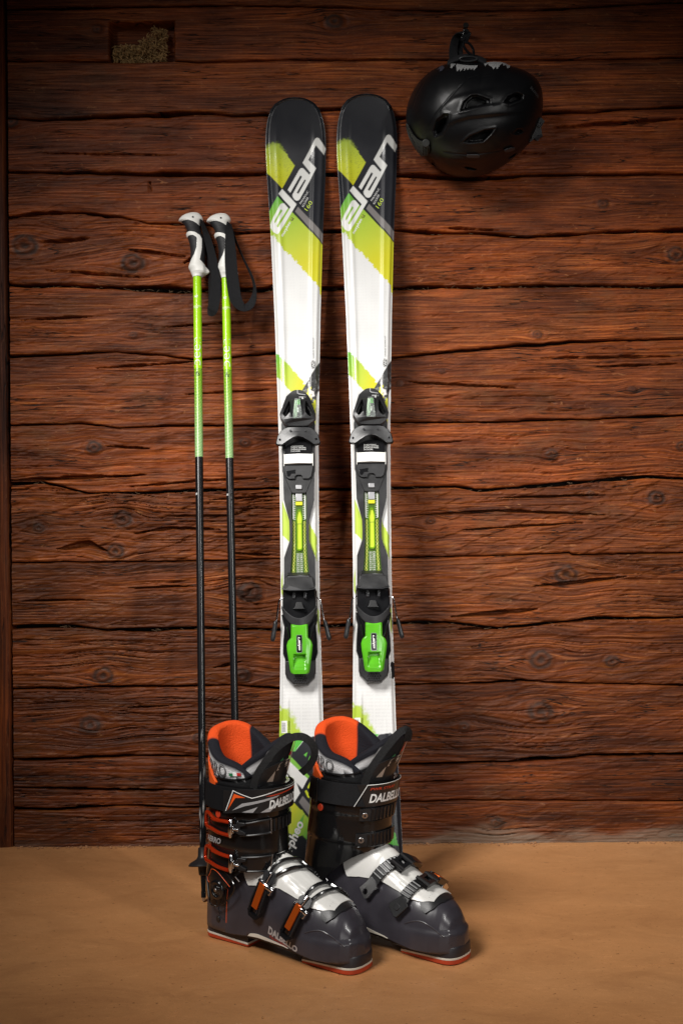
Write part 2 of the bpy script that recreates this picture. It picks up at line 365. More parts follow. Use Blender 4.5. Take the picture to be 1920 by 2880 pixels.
def timber(k):
    zt, wt = joint_curve(k); zb, wb = joint_curve(k + 1)
    e1 = .10 + .40 * vn(xs * 17, k, 31); e0 = .10 + .40 * vn(xs * 17, k, 37)
    top = zt - wt * e1 - .0004; bot = zb + wb * e0 + .0004
    nr = max(24, int(np.mean(top - bot) / .00145)); t = np.linspace(0, 1, nr)
    Z = bot[:, None] + (top - bot)[:, None] * t[None, :]; X = np.repeat(xs[:, None], nr, 1)
    R = TIMBER_ROUGH[k]; s = k * 101
    G = Z.copy(); knot = np.zeros_like(Z); kh = np.zeros_like(Z)
    for (kx, kz, r) in kn_:
        if kz < Z.min() - .03 or kz > Z.max() + .03: continue
        dx = X - kx; dz = Z - kz; rr = np.sqrt((dx / 1.25) ** 2 + dz ** 2) / r
        G -= np.sign(dz) * np.minimum(np.abs(dz), r) * np.exp(-(dx / (3.2 * r)) ** 2) * np.exp(-np.abs(dz) / (2.6 * r))
        a = np.arctan2(dz, dx)
        ring = .5 + .5 * np.sin(rr * 9 + 2 * fbm(a * 1.2 + 9, rr * 1.5, s + 3, 3))
        msk = sstep(1.25, .55, rr + .5 * (fbm(X * 90, Z * 90, s + 8, 3) - .5))
        knot = np.maximum(knot, np.clip(msk * (.38 + .75 * ring), 0, .93) * min(1, .35 + r / .022)); kh += (.0022 * msk * (1 - 1.1 * ring * R) - .0015 * np.exp(-((rr - 1.2) / .22) ** 2)) * min(1, r / .012)
    G = G + .010 * (fbm(X * 2.6, Z * 5, s + 1, 3) - .5) + .0022 * (fbm(X * 14, Z * 20, s + 2, 3) - .5)
    # axe-hewn surface: broad scallops, ridged grain, splits
    h = .0050 * (fbm(X * 5, Z * 10, s + 4, 3) - .5) + .0016 * (fbm(X * 20, Z * 30, s + 5, 3) - .5)
    h += .0011 * (fbm(X * 45 + Z * 25, Z * 60, s + 6, 3) - .5) * (.3 + R)
    dia = fbm(X * 10 + Z * 14, Z * 70 - X * 22, s + 31, 3); h += .0016 * R * (sstep(.60, .64, dia) - .5 * sstep(.36, .32, dia))
    g1 = fbm(X * 5, G * 150, s + 6, 3); g2 = fbm(X * 9, G * 380, s + 7, 2)
    local = R * (.10 + 1.6 * sstep(.48, .66, fbm(X * 3, Z * 9, s + 8, 3)))
    h += local * (.0042 * (g1 - .5) + .0020 * (g2 - .5))
    rid = 1 - np.abs(2 * fbm(X * 3.2, G * 85, s + 9, 3) - 1)
    h -= local * .0042 * sstep(.94, 1.0, rid)
    # torn splinter steps
    st = fbm(X * 7, G * 95, s + 21, 2); h += R * .0014 * (sstep(.55, .57, st) - sstep(.40, .42, st))
    h += kh
    for pts, w in chk:
        if pts[:, 1].max() < Z.min() - .02 or pts[:, 1].min() > Z.max() + .02: continue
        jit = .0026 * (fbm(X * 40, Z * 5, s + 12, 3) - .5)
        d, tt = linedist(X, Z + jit, pts); ww = w * .75 * np.sin(np.pi * np.clip(tt, .03, .97)) ** .6 * (.55 + .9 * vn(X * 45, Z * 3, s + 15)) + .0002
        h -= .020 * sstep(ww * 1.1, ww * .45, d) * min(1, w / .004 + .35)
    edge = np.minimum((top[:, None] - Z), (Z - bot[:, None]))
    er = .0030 * (.25 + 1.2 * vn(X * 20, Z * 0 + k, s + 13))
    h -= .0060 * np.exp(-(edge / (er * .55)) ** 1.4) * (.25 + .9 * vn(X * 24, Z * 24, s + 14))
    g0 = np.zeros_like(Z)
    if k == 15:                    # lime and dust splashed on the bottom timber
        f = fbm(X * 6, Z * 22, 77, 4); hi = sstep(.075, .012, Z) * sstep(-.2, .25, X - .1) + .35 * sstep(.022, .0, Z)
        g0 = np.clip(sstep(.46, .74, f + .22 * hi) * hi * .42, 0, .5); h += .003 * g0
    y = -h
    if k == 2:                     # square notch cut into the timber
        q = np.maximum(np.maximum(hx0 - X, X - hx1), np.maximum(hz0 - .004 - Z, Z - hz1)) + .003 * (fbm(X * 60, Z * 60, 3, 2) - .5)
        y = y + .030 * sstep(.0018, -.0018, q)
    # back returns above and below
    n0 = Z[:, :1]; n1 = Z[:, -1:]
    Xf = np.concatenate([X[:, :1], X[:, :1], X, X[:, -1:], X[:, -1:]], 1)
    Zf = np.concatenate([n0 + .004, n0 - .0002, Z, n1 + .0002, n1 - .004], 1)
    Yf = np.concatenate([y[:, :1] + .09, y[:, :1] + .010, y, y[:, -1:] + .010, y[:, -1:] + .09], 1)
    pad = lambda a: np.concatenate([a[:, :1], a[:, :1], a, a[:, -1:], a[:, -1:]], 1)
    Gf, Kf, Qf = pad(G), pad(knot), pad(g0)
    v = np.stack([Xf, Yf, Zf], -1).reshape(-1, 3)
    gcol = np.stack([Xf, Gf, np.full_like(Xf, .37 * k)], -1).reshape(-1, 3)
    f = gridfaces(NX, nr + 4)
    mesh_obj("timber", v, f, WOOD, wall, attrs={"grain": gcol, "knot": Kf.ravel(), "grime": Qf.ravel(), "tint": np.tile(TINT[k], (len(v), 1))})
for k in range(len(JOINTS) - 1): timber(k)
# dark packing seen at the bottom of the open joints
PACK = M_("joint_packing", (.014, .009, .006), .95, var=.6, vscale=250, bump=1, bscale=500)
mb = MB(); mb.box((.1, .058, .95), (.85, .012, 1.0)); mb.obj("backing_board", PACK, wall)
# upright corner post at the wall's end
def post():
    nz, nx = 700, 26; z = np.linspace(-.01, 1.93, nz); t = np.linspace(0, 1, nx)
    edge = -.7035 + .0045 * (fbm(z * 7, 0, 41, 4) - .5) + .006 * (1 - z / 1.9)
    X = (-.86) + (edge[:, None] + .86) * t[None, :]; Z = np.repeat(z[:, None], nx, 1)
    G = X + .004 * (fbm(Z * 5, X * 9, 42, 3) - .5)
    h = .003 * (fbm(Z * 5, X * 20, 43, 3) - .5) + .002 * (fbm(Z * 6, G * 300, 44, 3) - .5) - .006 * np.exp(-((edge[:, None] - X) / .004) ** 1.5)
    y = -.004 - h
    X = np.c_[X, X[:, -1]]; Z = np.c_[Z, Z[:, -1]]; G = np.c_[G, G[:, -1]]; y = np.c_[y, y[:, -1] + .08]
    v = np.stack([X, y, Z], -1).reshape(-1, 3)
    mesh_obj("corner_post", v, gridfaces(nz, nx + 1)[:, ::-1], WOOD, wall, attrs={"grain": np.stack([Z * .6, G, X * 0 + 9.1], -1).reshape(-1, 3), "knot": np.zeros(X.size), "grime": np.zeros(X.size), "tint": np.tile((.62, .60, .6), (X.size, 1))})
post()
# wood wool stuffed into the notch
def wool():
    r = random.Random(4); mb = MB()
    for i in range(900):
        u = r.random(); top = hz0 + .004 + (hz1 - hz0) * (.40 if u < .42 else .40 + .50 * (u - .42) / .36 if u < .78 else .82)
        x = hx0 + .006 + u * (hx1 - hx0 - .022); z = hz0 + r.random() ** .9 * (top - hz0); y = .024 - r.random() * .020
        a = r.uniform(0, math.pi); l = r.uniform(.003, .007); c = r.uniform(-.003, .003); dy = r.uniform(-.003, .003)
        d = np.array((math.cos(a), 0, math.sin(a))); n = np.array((-d[2], 0, d[0]))
        p = [np.array((x, y, z)) - d * l, np.array((x, y - .002, z)) + n * c, np.array((x, y + dy, z)) + d * l]
        w = r.uniform(.0004, .0009); P = spline(p, 4)
        mb.ribbon(P, np.repeat([[n[0] * w, w * .6, n[2] * w]], 4, 0), .0003)
    o = mb.obj("wood_wool", M_("wood_wool", (.42, .25, .095), .8, var=.45, vscale=200), wall, sharp=None); o["kind"] = "stuff"
wool()

# ------------------------------------------------------------------ the floor
def floor():
    nx, ny = 260, 200; x = np.linspace(-1.5, 1.5, nx); y = np.linspace(.03, -2.4, ny) 
    X, Y = np.meshgrid(x, y, indexing='ij')
    Z = .0022 * (fbm(X * 3, Y * 3, 51, 3) - .5) + .0006 * (fbm(X * 16, Y * 20, 52, 3) - .5)
    Z += .004 * np.exp(-((Y + .004 * fbm(X * 25, 0, 53, 3)) / .006) ** 2) * fbm(X * 30, Y * 30, 54, 3) - .0014
    mt = bpy.data.materials.new("trowelled_screed"); mt.use_nodes = True; N, L = nt(mt); b = N["Principled BSDF"]
    tc = N.new("ShaderNodeTexCoord")
    def noise(sc, det, scale=(1, 1, 1), rough=.55, dist=0):
        mp = N.new("ShaderNodeMapping"); mp.inputs["Scale"].default_value = scale; L.new(tc.outputs["Object"], mp.inputs[0])
        n = N.new("ShaderNodeTexNoise"); n.inputs["Scale"].default_value = sc; n.inputs["Detail"].default_value = det; n.inputs["Roughness"].default_value = rough; n.inputs["Distortion"].default_value = dist
        L.new(mp.outputs[0], n.inputs["Vector"]); return n.outputs["Fac"]
    def ramp(f, st):
        r = N.new("ShaderNodeValToRGB"); e = r.color_ramp.elements
        while len(e) < len(st): e.new(.5)
        for k, (p, c) in enumerate(st): e[k].position = p; e[k].color = (*c, 1)
        L.new(f, r.inputs[0]); return r.outputs[0]
    def mix(a, bb, f, mode='MIX'):
        q = N.new("ShaderNodeMix"); q.data_type = 'RGBA'; q.blend_type = mode; L.new(a, q.inputs["A"])
        if isinstance(bb, tuple): q.inputs["B"].default_value = (*bb, 1)
        else: L.new(bb, q.inputs["B"])
        if isinstance(f, float): q.inputs["Factor"].default_value = f
        else: L.new(f, q.inputs["Factor"])
        return q.outputs["Result"]
    c = ramp(noise(2.2, 6, (1, 1.6, 1), .6), [(.3, (.44, .200, .076)), (.5, (.50, .236, .092)), (.7, (.535, .260, .106))])
    sw = noise(6, 6, (1, 1.7, 1), .62, 1.1)
    c = mix(c, ramp(sw, [(.33, (.84, .81, .79)), (.5, (1, 1, 1)), (.70, (1.14, 1.14, 1.15))]), .85, 'MULTIPLY')
    sp = noise(150, 2, (1, 1, 1)); c = mix(c, ramp(sp, [(.25, (.35, .3, .28)), (.33, (1, 1, 1))]), .85, 'MULTIPLY')
    fg = noise(420, 3); c = mix(c, ramp(fg, [(.3, (.86, .85, .84)), (.7, (1.13, 1.13, 1.13))]), .35, 'MULTIPLY')
    sw2 = noise(17, 5, (1, 3.4, 1), .7, 2.6); c = mix(c, ramp(sw2, [(.56, (1, 1, 1)), (.72, (1.24, 1.27, 1.33))]), .8, 'MULTIPLY')
    big = noise(14, 6, (1, 2, 1), .75); c = mix(c, (.17, .08, .04), ramp(big, [(.64, (0, 0, 0)), (.73, (.55, .55, .55))]))
    L.new(c, b.inputs["Base Color"])
    r = ramp(sw, [(.35, (.50,) * 3), (.65, (.27,) * 3)]); L.new(r, b.inputs["Roughness"]); b.inputs["Specular IOR Level"].default_value = .4
    bp = N.new("ShaderNodeBump"); bp.inputs["Strength"].default_value = .5; bp.inputs["Distance"].default_value = .002; L.new(sw, bp.inputs["Height"])
    bp2 = N.new("ShaderNodeBump"); bp2.inputs["Strength"].default_value = .4; bp2.inputs["Distance"].default_value = .0008; L.new(noise(260, 4), bp2.inputs["Height"]); L.new(bp.outputs[0], bp2.inputs["Normal"]); L.new(bp2.outputs[0], b.inputs["Normal"])
    o = mesh_obj("floor", np.stack([X, Y, Z], -1).reshape(-1, 3), gridfaces(nx, ny)[:, ::-1], mt)
    tag(o, "smooth tan trowelled floor in front of the timber wall", None, None, "structure")
floor()
def crumbs():
    r = random.Random(8); mb = MB()
    for i in range(420):
        x = r.uniform(-.70, .85)
        if vn(np.array([x * 6.]), np.array([3.]), 5)[0] < .35: continue
        s = r.choice([.001, .0014, .002, .003]) * r.uniform(.6, 1.2); y = -.004 - abs(r.gauss(0, .007)); 
        a = [(math.cos(k * 1.256 + r.random()), math.sin(k * 1.256 + r.random())) for k in range(5)]
        mb.stack([[(x + s * p[0], y + s * p[1] * .7, .0001) for p in a], [(x + s * .6 * p[0], y + s * .5 * p[1], s * r.uniform(.5, 1.1)) for p in a]])
    o = mb.obj("mortar_crumbs", M_("mortar_crumb", (.34, .17, .08), .9, var=.5, vscale=120), sharp=30)
    tag(o, "crumbs of mortar and bark along the foot of the wall", "crumbs", None, "stuff")
crumbs()

def joint_moss():
    r = random.Random(12); mb = MB()
    for j, n in ((7, 150), (10, 60), (12, 60), (6, 40)):
        zz, ww = joint_curve(j)
        for i in range(n):
            x = r.uniform(-.66, .80); z = float(np.interp(x, xs, zz)); w = float(np.interp(x, xs, ww))
            if w < .005: continue
            a = r.gauss(0, .6); l = r.uniform(.003, .008); d = np.array((math.cos(a), 0, math.sin(a) * .6)); n_ = np.array((-d[2], 0, d[0])); c = np.array((x, r.uniform(.002, .014), z - w * .25 + r.uniform(-.2, .2) * w))
            P = spline([c - d * l, c + n_ * r.uniform(-.002, .002), c + d * l], 4); mb.ribbon(P, np.repeat([[n_[0] * .0004, .0003, n_[2] * .0004]], 4, 0), .0003)
    o = mb.obj("joint_fibres", M_("dry_moss", (.11, .065, .032), .9, var=.4, vscale=150), wall, sharp=None); o["kind"] = "stuff"
joint_moss()

# ------------------------------------------------------------------ skis
BLK = M_("black_plastic", (.013, .013, .014), .38, var=.2, rvar=.08, bump=.12, bscale=700)
BLKG = M_("glossy_black_plastic", (.008, .008, .009), .16, coat=.3, rvar=.05)
DGR = M_("dark_grey_plastic", (.0135, .0135, .0150), .36, var=.15, rvar=.06, bump=.15, bscale=900)
MGR = M_("mid_grey_plastic", (.030, .030, .032), .36, var=.1, rvar=.06)
CHROME = M_("chromed_steel", (.72, .72, .74), .14, metal=1, rvar=.06)
STEEL = M_("brushed_steel", (.50, .50, .51), .30, metal=1, rvar=.1)
WHITEP = M_("white_plastic", (.74, .73, .70), .34, var=.06, rvar=.08)
LIME = M_("lime_translucent", (.20, .42, .012), .18, trans=.35, coat=.4)
LEVER = M_("green_translucent", (.115, .50, .020), .20, trans=.18, coat=.6, var=.12, vscale=40)
PRINTW = M_("white_print", (.78, .78, .76), .4)
PRINTG = M_("silver_print", (.50, .50, .51), .3, metal=.4)
PRINTB = M_("black_print", (.012, .012, .014), .4)
PRINTL = M_("lime_print", (.52, .66, .05), .4)
RED = M_("red_print", (.50, .045, .015), .4)
CLEAR = M_("clear_window", (.9, .95, .92), .03, trans=.9, ior=1.3)

SW = np.array([(0,44),(15,50),(60,50),(150,47),(230,43.6),(309,40.8),(380,39.7),(452,38.4),(525,37.4),(581,37.3),(654,37.4),(721,37.7),(798,38.5),(876,39.5),(956,41.4),(1037,43.9),(1119,46.3),(1199,49.5),(1268,52.2),(1315,54.2),(1386,58.2),(1434,61.1),(1480,62.9),(1506,63.4),(1530,62.2),(1548,59.9),(1562,56.5),(1576,50.5),(1587.6,41),(1594,30),(1597.5,21),(1599.3,11),(1600,.5)], float)
SW[:, 0] = np.where(SW[:, 0] > 1530, 1530 + (SW[:, 0] - 1530) * .87, SW[:, 0])
TIP = 1530 + 70 * .87
def hw(s): return np.interp(s, SW[:, 0], SW[:, 1])
def base_n(s): return np.where(s > 1430, 55 * ((s - 1430) / 170.) ** 2, 0) + np.where(s < 120, 6 * ((120 - s) / 120.) ** 2, 0)
def thick(s): return np.interp(s, [0, 60, 300, 560, 900, 1200, 1450, 1600], [6, 7, 11, 15, 15, 11, 7.5, 5.5])
def top_n(a, s):
    w = hw(s); f = np.clip((w - np.abs(a)), 0, None)
    t = thick(s); n = t * (.40 + .60 * sstep(0, 8.5, f))
    ch = sstep(.66, .50, np.abs(a) / w)                                  # shallow channel between the two ribs
    n = n - 1.5 * ch * (sstep(900, 1010, s) * sstep(1560, 1480, s) + sstep(385, 340, s))
    n = n + 1.5 * np.exp(-((np.abs(a) / w - .60) / .09) ** 2) * (sstep(900, 1010, s) * sstep(1540, 1440, s) + sstep(385, 340, s))
    n = n + 1.3 * np.sin((s - 200) / 22.) * sstep(370, 320, s) * sstep(150, 230, s) * sstep(.8, .4, np.abs(a) / w)
    n = n + .8 * np.sin((s - 900) / 34.) * sstep(930, 980, s) * sstep(1200, 1120, s) * sstep(.8, .4, np.abs(a) / w)
    return n
def skip(a, s, off=0.):
    a = np.asarray(a, float); s = np.asarray(s, float)
    return np.stack([a, s, base_n(s) + top_n(a, s) + off], -1) * .001
def ski_paint(A, S):
    C = np.empty(A.shape + (3,)); C[:] = (.69, .69, .68)
    def lay(col, al):
        col = np.asarray(col, float)
        if col.ndim == 1: col = np.broadcast_to(col, C.shape)
        C[:] = C * (1 - al[..., None]) + col * al[..., None]
    def poly(pts, col, feather=.5, rough=0, rs=.12, seed=0):
        d = polysd(A, S, pts)
        if rough: d = d + rough * (fbm(A * rs, S * rs, seed, 4, .6) - .5) * 2
        lay(col, sstep(feather, -feather, d))
    def grad(c0, c1, c2, t):
        t = np.clip(t, 0, 1)[..., None]; c0, c1, c2 = map(np.array, (c0, c1, c2))
        return np.where(t < .5, c0 + (c1 - c0) * t * 2, c1 + (c2 - c1) * (t - .5) * 2)
    GREEN, LIM, YEL, DARK = (.095, .42, .055), (.42, .56, .055), (.58, .55, .02), (.016, .017, .022)
    # faint dot screen of the white top sheet
    dots = ((np.sin(A * 2.1) * np.sin(S * 2.1)) > .62) & (np.abs(A) < hw(S) * .9)
    lay((.46, .46, .455), dots * .6 * sstep(1280, 1180, S) * (.35 + .65 * sstep(700, 400, S)))
    band = grad(GREEN, LIM, YEL, ((A + 57) * .6 + (1385 - S)) / 190)
    poly([(-90,1400),(-62,1366),(-39.3,1399),(58,1284),(90,1255),(90,1150),(46,1166.8),(44,1185),(29.3,1203.5),(3.9,1235.9),(-38.9,1287.1),(-57,1312),(-90,1330)], band, .8, 6, .16, 5)
    d = polysd(A, S, [(-90,1300),(-57.4,1356.8),(-39.3,1389.9),(61,1271),(90,1236),(90,1700),(-90,1700)])
    lay(DARK, sstep(.5, -.5, d))
    yq = grad(LIM, (.60, .66, .03), YEL, (1505 - S) / 100)
    d = polysd(A, S, [(-90,1480),(-69,1499),(-46.7,1507),(-37,1507),(-21.3,1488),(-2.6,1460.1),(-29.7,1408.1),(-69.4,1455.9),(-90,1480)])
    d = d + 9 * sstep(1440, 1505, S) * (fbm(A * .25, S * .25, 3, 4, .65) - .5); q_ = .6 + 5 * sstep(1476, 1504, S); lay(yq, sstep(q_, -q_, d))
    scr = (fbm(A * .35 + S * .2, S * .9, 61, 3) > .70); lay((.25, .28, .05), scr * .5 * (polysd(A, S, [(-69, 1490), (-21, 1486), (-3, 1460), (-29, 1410), (-69, 1455)]) < -1))
    poly([(3.1,1366.1),(57.1,1301.5),(75,1280),(75,1256),(56.8,1279.1),(-3.1,1355.3)], (.20, .185, .18), .5)
    for out, hole in (([(-29.5,1407.5),(0.2,1371.8),(-34.6,1309.1),(-37.9,1304.5),(-41.6,1304.0),(-48.2,1309.1),(-53.8,1320.9),(-54.5,1328.0),(-52.8,1333.2),(-33.3,1371.3),(-29.5,1374.8),(-25.2,1373.8),(-17.2,1363.5),(-19.1,1360.4),(-41.1,1322.4),(-39.2,1318.8),(-37.3,1319.5),(-14.4,1361.8),(-12.2,1365.6),(-36.9,1395.1)],
          [(-31.9,1360.4),(-29.1,1357.1),(-42.9,1331.1),(-46.2,1328.0),(-45.1,1335.2)]),
         ([(13.8,1465.9),(38.7,1510.5),(41.2,1514.3),(45.0,1516.2),(49.3,1514.8),(62.3,1496.9),(62.0,1492.5),(58.9,1481.7),(42.4,1501.1),(26.1,1472.2),(42.1,1452.1),(7.1,1383.2),(4.2,1380.6),(0.4,1379.9),(-3.4,1382.1),(-7.8,1388.9),(-8.2,1394.0),(12.1,1434.8),(9.0,1438.4),(-12.7,1398.4),(-17.9,1404.9),(5.8,1449.4),(9.7,1454.2),(13.5,1454.6),(16.8,1451.9),(27.8,1438.8),(30.0,1443.6)],
          [(18.0,1428.9),(20.3,1426.3),(4.8,1396.3),(2.9,1395.9),(1.3,1399.2)])):
        d = np.maximum(polysd(A, S, out), -polysd(A, S, hole)); lay((.80, .80, .77), sstep(.55, -.55, d))
    # middle of the ski
    mb_ = grad(GREEN, LIM, YEL, ((A + 46) + (1043 - S) * .35) / 75)
    poly([(-60,1058),(-44.4,1043),(-22.4,1022.7),(13.6,974.1),(40,935),(40,900),(-13.3,956),(-43.7,996.3),(-60,1012)], mb_, .8, 4, .2, 9)
    mott = fbm(A * .22 + S * .1, S * .22 - A * .1, 14, 4, .7)
    dk = (.03 + .28 * sstep(.5, .75, mott) * sstep(1010, 950, S))[..., None] * np.ones(3)
    poly([(60,1052),(41.6,1020.6),(5.8,958.1),(24.7,936),(36,905),(60,905)], dk, .6)
    poly([(15,958),(24,966),(29,950),(22,936),(13,945)], (.68, .64, .03), 1.5, 7, .3, 12)
    poly([(24,962),(32,960),(32,950),(27,946)], (.66, .62, .60), 1.2, 4, .3, 13)
    poly([(26,930),(35,945),(36,890),(28,890)], (.62, .64, .03), 1, 5, .3, 15)
    poly([(34.5,905),(36.5,950),(40,962),(60,965),(60,880),(34.5,880)], (.80, .80, .785), .6)
    poly([(-33,737),(-18,694),(-18,652),(-33,668)], LIM, .5); poly([(14,700),(33,664),(33,617),(18,655),(14,690)], LIM, .5, 2, .3, 16)
    poly([(-36,580),(-33,600),(-33,548),(-36,556)], LIM, .5); poly([(33,525),(36,520),(36,472),(33,480)], LIM, .5)
    poly([(-20,740),(20,740),(20,585),(-20,585)], grad(YEL, LIM, GREEN, (740 - S) / 150), .5)
    poly([(0,716),(7,708),(7,690)], (.7, .7, .68), .5)
    # tail graphics
    poly([(-60,345),(-27,333),(-13,317),(-2,296),(4,285),(-12,250),(-60,262)], grad(LIM, LIM, GREEN, (330 - S) / 70), 5, 10, .1, 18)
    poly([(-60,262),(-12,257),(8.7,282),(30,285),(60,270),(60,40),(-60,40)], DARK, .5)
    poly([(-12.7,283),(8.7,283),(-12.4,257.7)], GREEN, .5); poly([(3.8,250.7),(11,255.7),(8.3,246.7)], (.12, .46, .06), .4); poly([(15.5,248.7),(21.5,242.7),(18.8,233.3),(12.1,241.2)], (.12, .46, .06), .4)
    poly([(-34,262),(-11.6,239.3),(-1,227.8),(14,211.5),(10.9,207.1),(-38,254)], (.20, .48, .06), .4)
    poly([(-40,256),(10.9,207.1),(0.6,188.9),(-40,232)], (.76, .76, .74), .4); poly([(-40,226),(-10.4,200.7),(-3.5,181.5),(-14,166),(-40,190)], (.76, .76, .74), .4)
    poly([(1,176.6),(10.5,165.4),(30,140),(24,126),(-6.2,165.4)], (.20, .185, .18), .4)
    yl = grad(YEL, LIM, GREEN, (A + 20) / 60 + (160 - S) / 120)
    poly([(-40,190),(-16.7,166.3),(4.2,144.9),(34,108),(42,80),(20,84),(0,106),(-15.2,104),(-40,120)], yl, .4, 2, .2, 22)
    poly([(4.2,144.9),(-0,124.5),(-10.2,103.2),(-16.2,109),(-5,132.2)], (.13, .40, .06), .5)
    poly([(16,203.6),(9.8,191.8),(12,189),(18,200)], (.55, .62, .03), .3); poly([(5.1,185),(8,187),(11.7,181),(14,172),(10,174)], (.55, .62, .03), .3)
    return C
def make_ski():
    root = empty("ski")
    na, ns = 91, 1280; f = np.linspace(-1, 1, na); f = np.sign(f) * np.abs(f) ** .9
    s = np.unique(np.concatenate([np.linspace(0, 1556, ns), np.linspace(1556, TIP - 4, 36), np.linspace(TIP - 4, TIP, 14)])); ns = len(s)
    S = np.repeat(s[:, None], na, 1); A = f[None, :] * hw(S)
    top = skip(A, S); col = ski_paint(A, S); W = hw(s)
    e = lambda a, n: np.stack([a, s, base_n(s) + n], -1)[:, None, :] * .001
    ring = np.concatenate([e(-W + .6, 1.8 + 0 * s), top, e(W - .6, 1.8 + 0 * s), e(W - .6, 0 * s), e(-W + .6, 0 * s)], 1)
    side = np.full((ns, 1, 3), .72); side[s > 1290] = .03; dkb = np.full((ns, 1, 3), .015)
    colr = np.concatenate([side, col, side, dkb, dkb], 1)
    mt = M_("ski_top_sheet", (.8, .8, .8), .34, attr="print", coat=.15, var=.035, rvar=.06, vscale=18)
    mesh_obj("body", ring.reshape(-1, 3), gridfaces(ns, na + 4, False, True), mt, root, attrs={"print": colr.reshape(-1, 3)}, sharp=50)
    # steel edge both sides
    mb = MB(); ss = np.linspace(20, 1562, 160)
    for sg in (-1, 1):
        w = hw(ss); rings = [np.array([[sg * (x - 1.5), y, b - .1], [sg * (x + .15), y, b - .1], [sg * (x + .15), y, b + 1.7], [sg * (x - 1.5), y, b + 1.7]]) * .001 for x, y, b in zip(w, ss, base_n(ss))]
        if sg < 0: rings = [r[::-1] for r in rings]
        mb.stack(rings)
    mb.obj("steel_edge", STEEL, root)
    # metal tip guard
    th = np.linspace(math.radians(22), math.radians(158), 50)
    se = np.interp(np.linspace(0, 1, 26), [0, .5, 1], [1565, 1584, TIP]); al = np.r_[hw(se), -hw(se[::-1])[1:]]; sl = np.r_[se, se[::-1][1:]]
    rings = []
    for a, q in zip(al, sl):
        c = np.array([a, q]); inn = c + (np.array([0, 1540.]) - c) / np.linalg.norm(np.array([0, 1540.]) - c) * 4.6
        nb = base_n(q); rings.append(np.array([[a * 1.01, q + .4, nb + .5], [a * 1.01, q + .4, nb + 4.2], [inn[0], inn[1], nb + 5.9 + .4], [inn[0], inn[1], nb + 3.0]]) * .001)
    MB().stack(rings).obj("tip_guard", CHROME, root, sharp=60)
    def decal(name, v, f, org, ang, mat, off=.25, parent=root):
        c, si = math.cos(ang), math.sin(ang); a = org[0] + v[:, 0] * c - v[:, 1] * si; q = org[1] + v[:, 0] * si + v[:, 1] * c
        mesh_obj(name, skip(a, q, off), f, mat, parent, smooth=False)
    def txt(body, size, p0, p1, mat, shear=.0, fit=True, spacing=1., bold=0, name="lettering", off=.25):
        v, f = text_fill(body, size, shear, spacing=spacing, bold=bold); L = math.hypot(p1[0] - p0[0], p1[1] - p0[1])
        v = v * np.array([L / max(v[:, 0].max(), 1e-6), 1, 1]); decal(name, v, f, p0, math.atan2(p1[1] - p0[1], p1[0] - p0[0]), mat, off)
    txt("PARABOLIC", 6.4, (9.4, 1371), (26.5, 1400), PRINTW, .15); txt("ROCKER", 6.4, (14.6, 1364), (26, 1386), PRINTW, .15)
    txt("160", 12.5, (21, 1352), (34.5, 1375), PRINTL, .12, bold=.0); txt("morpheo", 8, (-29, 1297), (-11.5, 1331), PRINTW, .2, bold=.18)
    v, f = flat_fill([[(-3.3, -3), (3.3, -3), (3.3, 3), (-3.3, 3)]]); decal("emblem", v, f, (-9.5, 1338), 1.06, PRINTB); txt("8", 7.5, (-9.3, 1334.5), (-6.8, 1339), PRINTL, 0, off=.4)
    txt("WAVEFLEX TECHNOLOGY", 3.9, (33.2, 1029), (33.2, 1074), PRINTB, .1)
    def rr(w, h, r, n=6):
        return [(sx * (w - r) + r * math.cos(t), sy * (h - r) + r * math.sin(t)) for sx, sy, t0 in ((1, 1, 0), (-1, 1, 90), (-1, -1, 180), (1, -1, 270)) for t in [math.radians(t0 + 90 * k / n) for k in range(n + 1)]]
    v, f = flat_fill([rr(8.8, 5.2, 5), rr(8.1, 4.5, 4.4)]); decal("emblem", v, f, (30.8, 1016), 1.571, PRINTB); v, f = flat_fill([rr(6.9, 3.6, 3.3)]); decal("emblem", v, f, (30.8, 1016), 1.571, PRINTB)
    txt("WF", 7.5, (33.6, 1010.5), (33.6, 1021.5), PRINTW, 0, bold=.15, off=.45)
    gx_, gy_ = np.meshgrid(np.linspace(-5.6, 5.6, 12), np.linspace(-11, 11.5, 12), indexing="ij"); decal("barcode_sticker", np.c_[gx_.ravel(), gy_.ravel(), 0 * gx_.ravel()], [tuple(q) for q in gridfaces(12, 12)], (-32.0, 302), 0, PRINTW, .35)
    for k in range(13):
        w = (.35, .7, .3, .5)[k % 4]; y = -8.5 + k * 1.35; bx_ = np.linspace(-4.2, 2.6, 9); decal("barcode_bar", np.r_[np.c_[bx_, 0 * bx_ + y - w / 2, 0 * bx_], np.c_[bx_, 0 * bx_ + y + w / 2, 0 * bx_]], [(i, i + 1, 10 + i, 9 + i) for i in range(8)], (-32.0, 302), 0, PRINTB, .60)
    txt("MADE IN SLOVENIA", 4.2, (-21.5, 281), (-21.5, 313), PRINTB, 0)
    txt("morpheo", 22, (-34, 48), (3, 128), PRINTW, .15, bold=.7)

    # ---- binding: everything in millimetres (across, along, up)
    N0 = 14.2
    def sym(h): return [(a, q) for a, q in h] + [(-a, q) for a, q in reversed(h) if abs(a) > .01]
    def part(name, mb, mat, parent, bevel=.5, sharp=40, fn=None, bseg=2):
        def sc(v):
            if fn is not None: v = fn(v)
            return v * .001
        return mb.obj(name, mat, parent, bevel * .001, sharp, True, None, bseg, sc)
    def plate(name, outs, z0, z1, mat, parent, bevel=.4, fn=None):
        v, f = flat_fill(outs, (z1 - z0) / 2); v[:, 2] += (z0 + z1) / 2
        mb = MB(); mb.add(v, f); o = part(name, mb, mat, parent, 0, 30, fn)
        return o
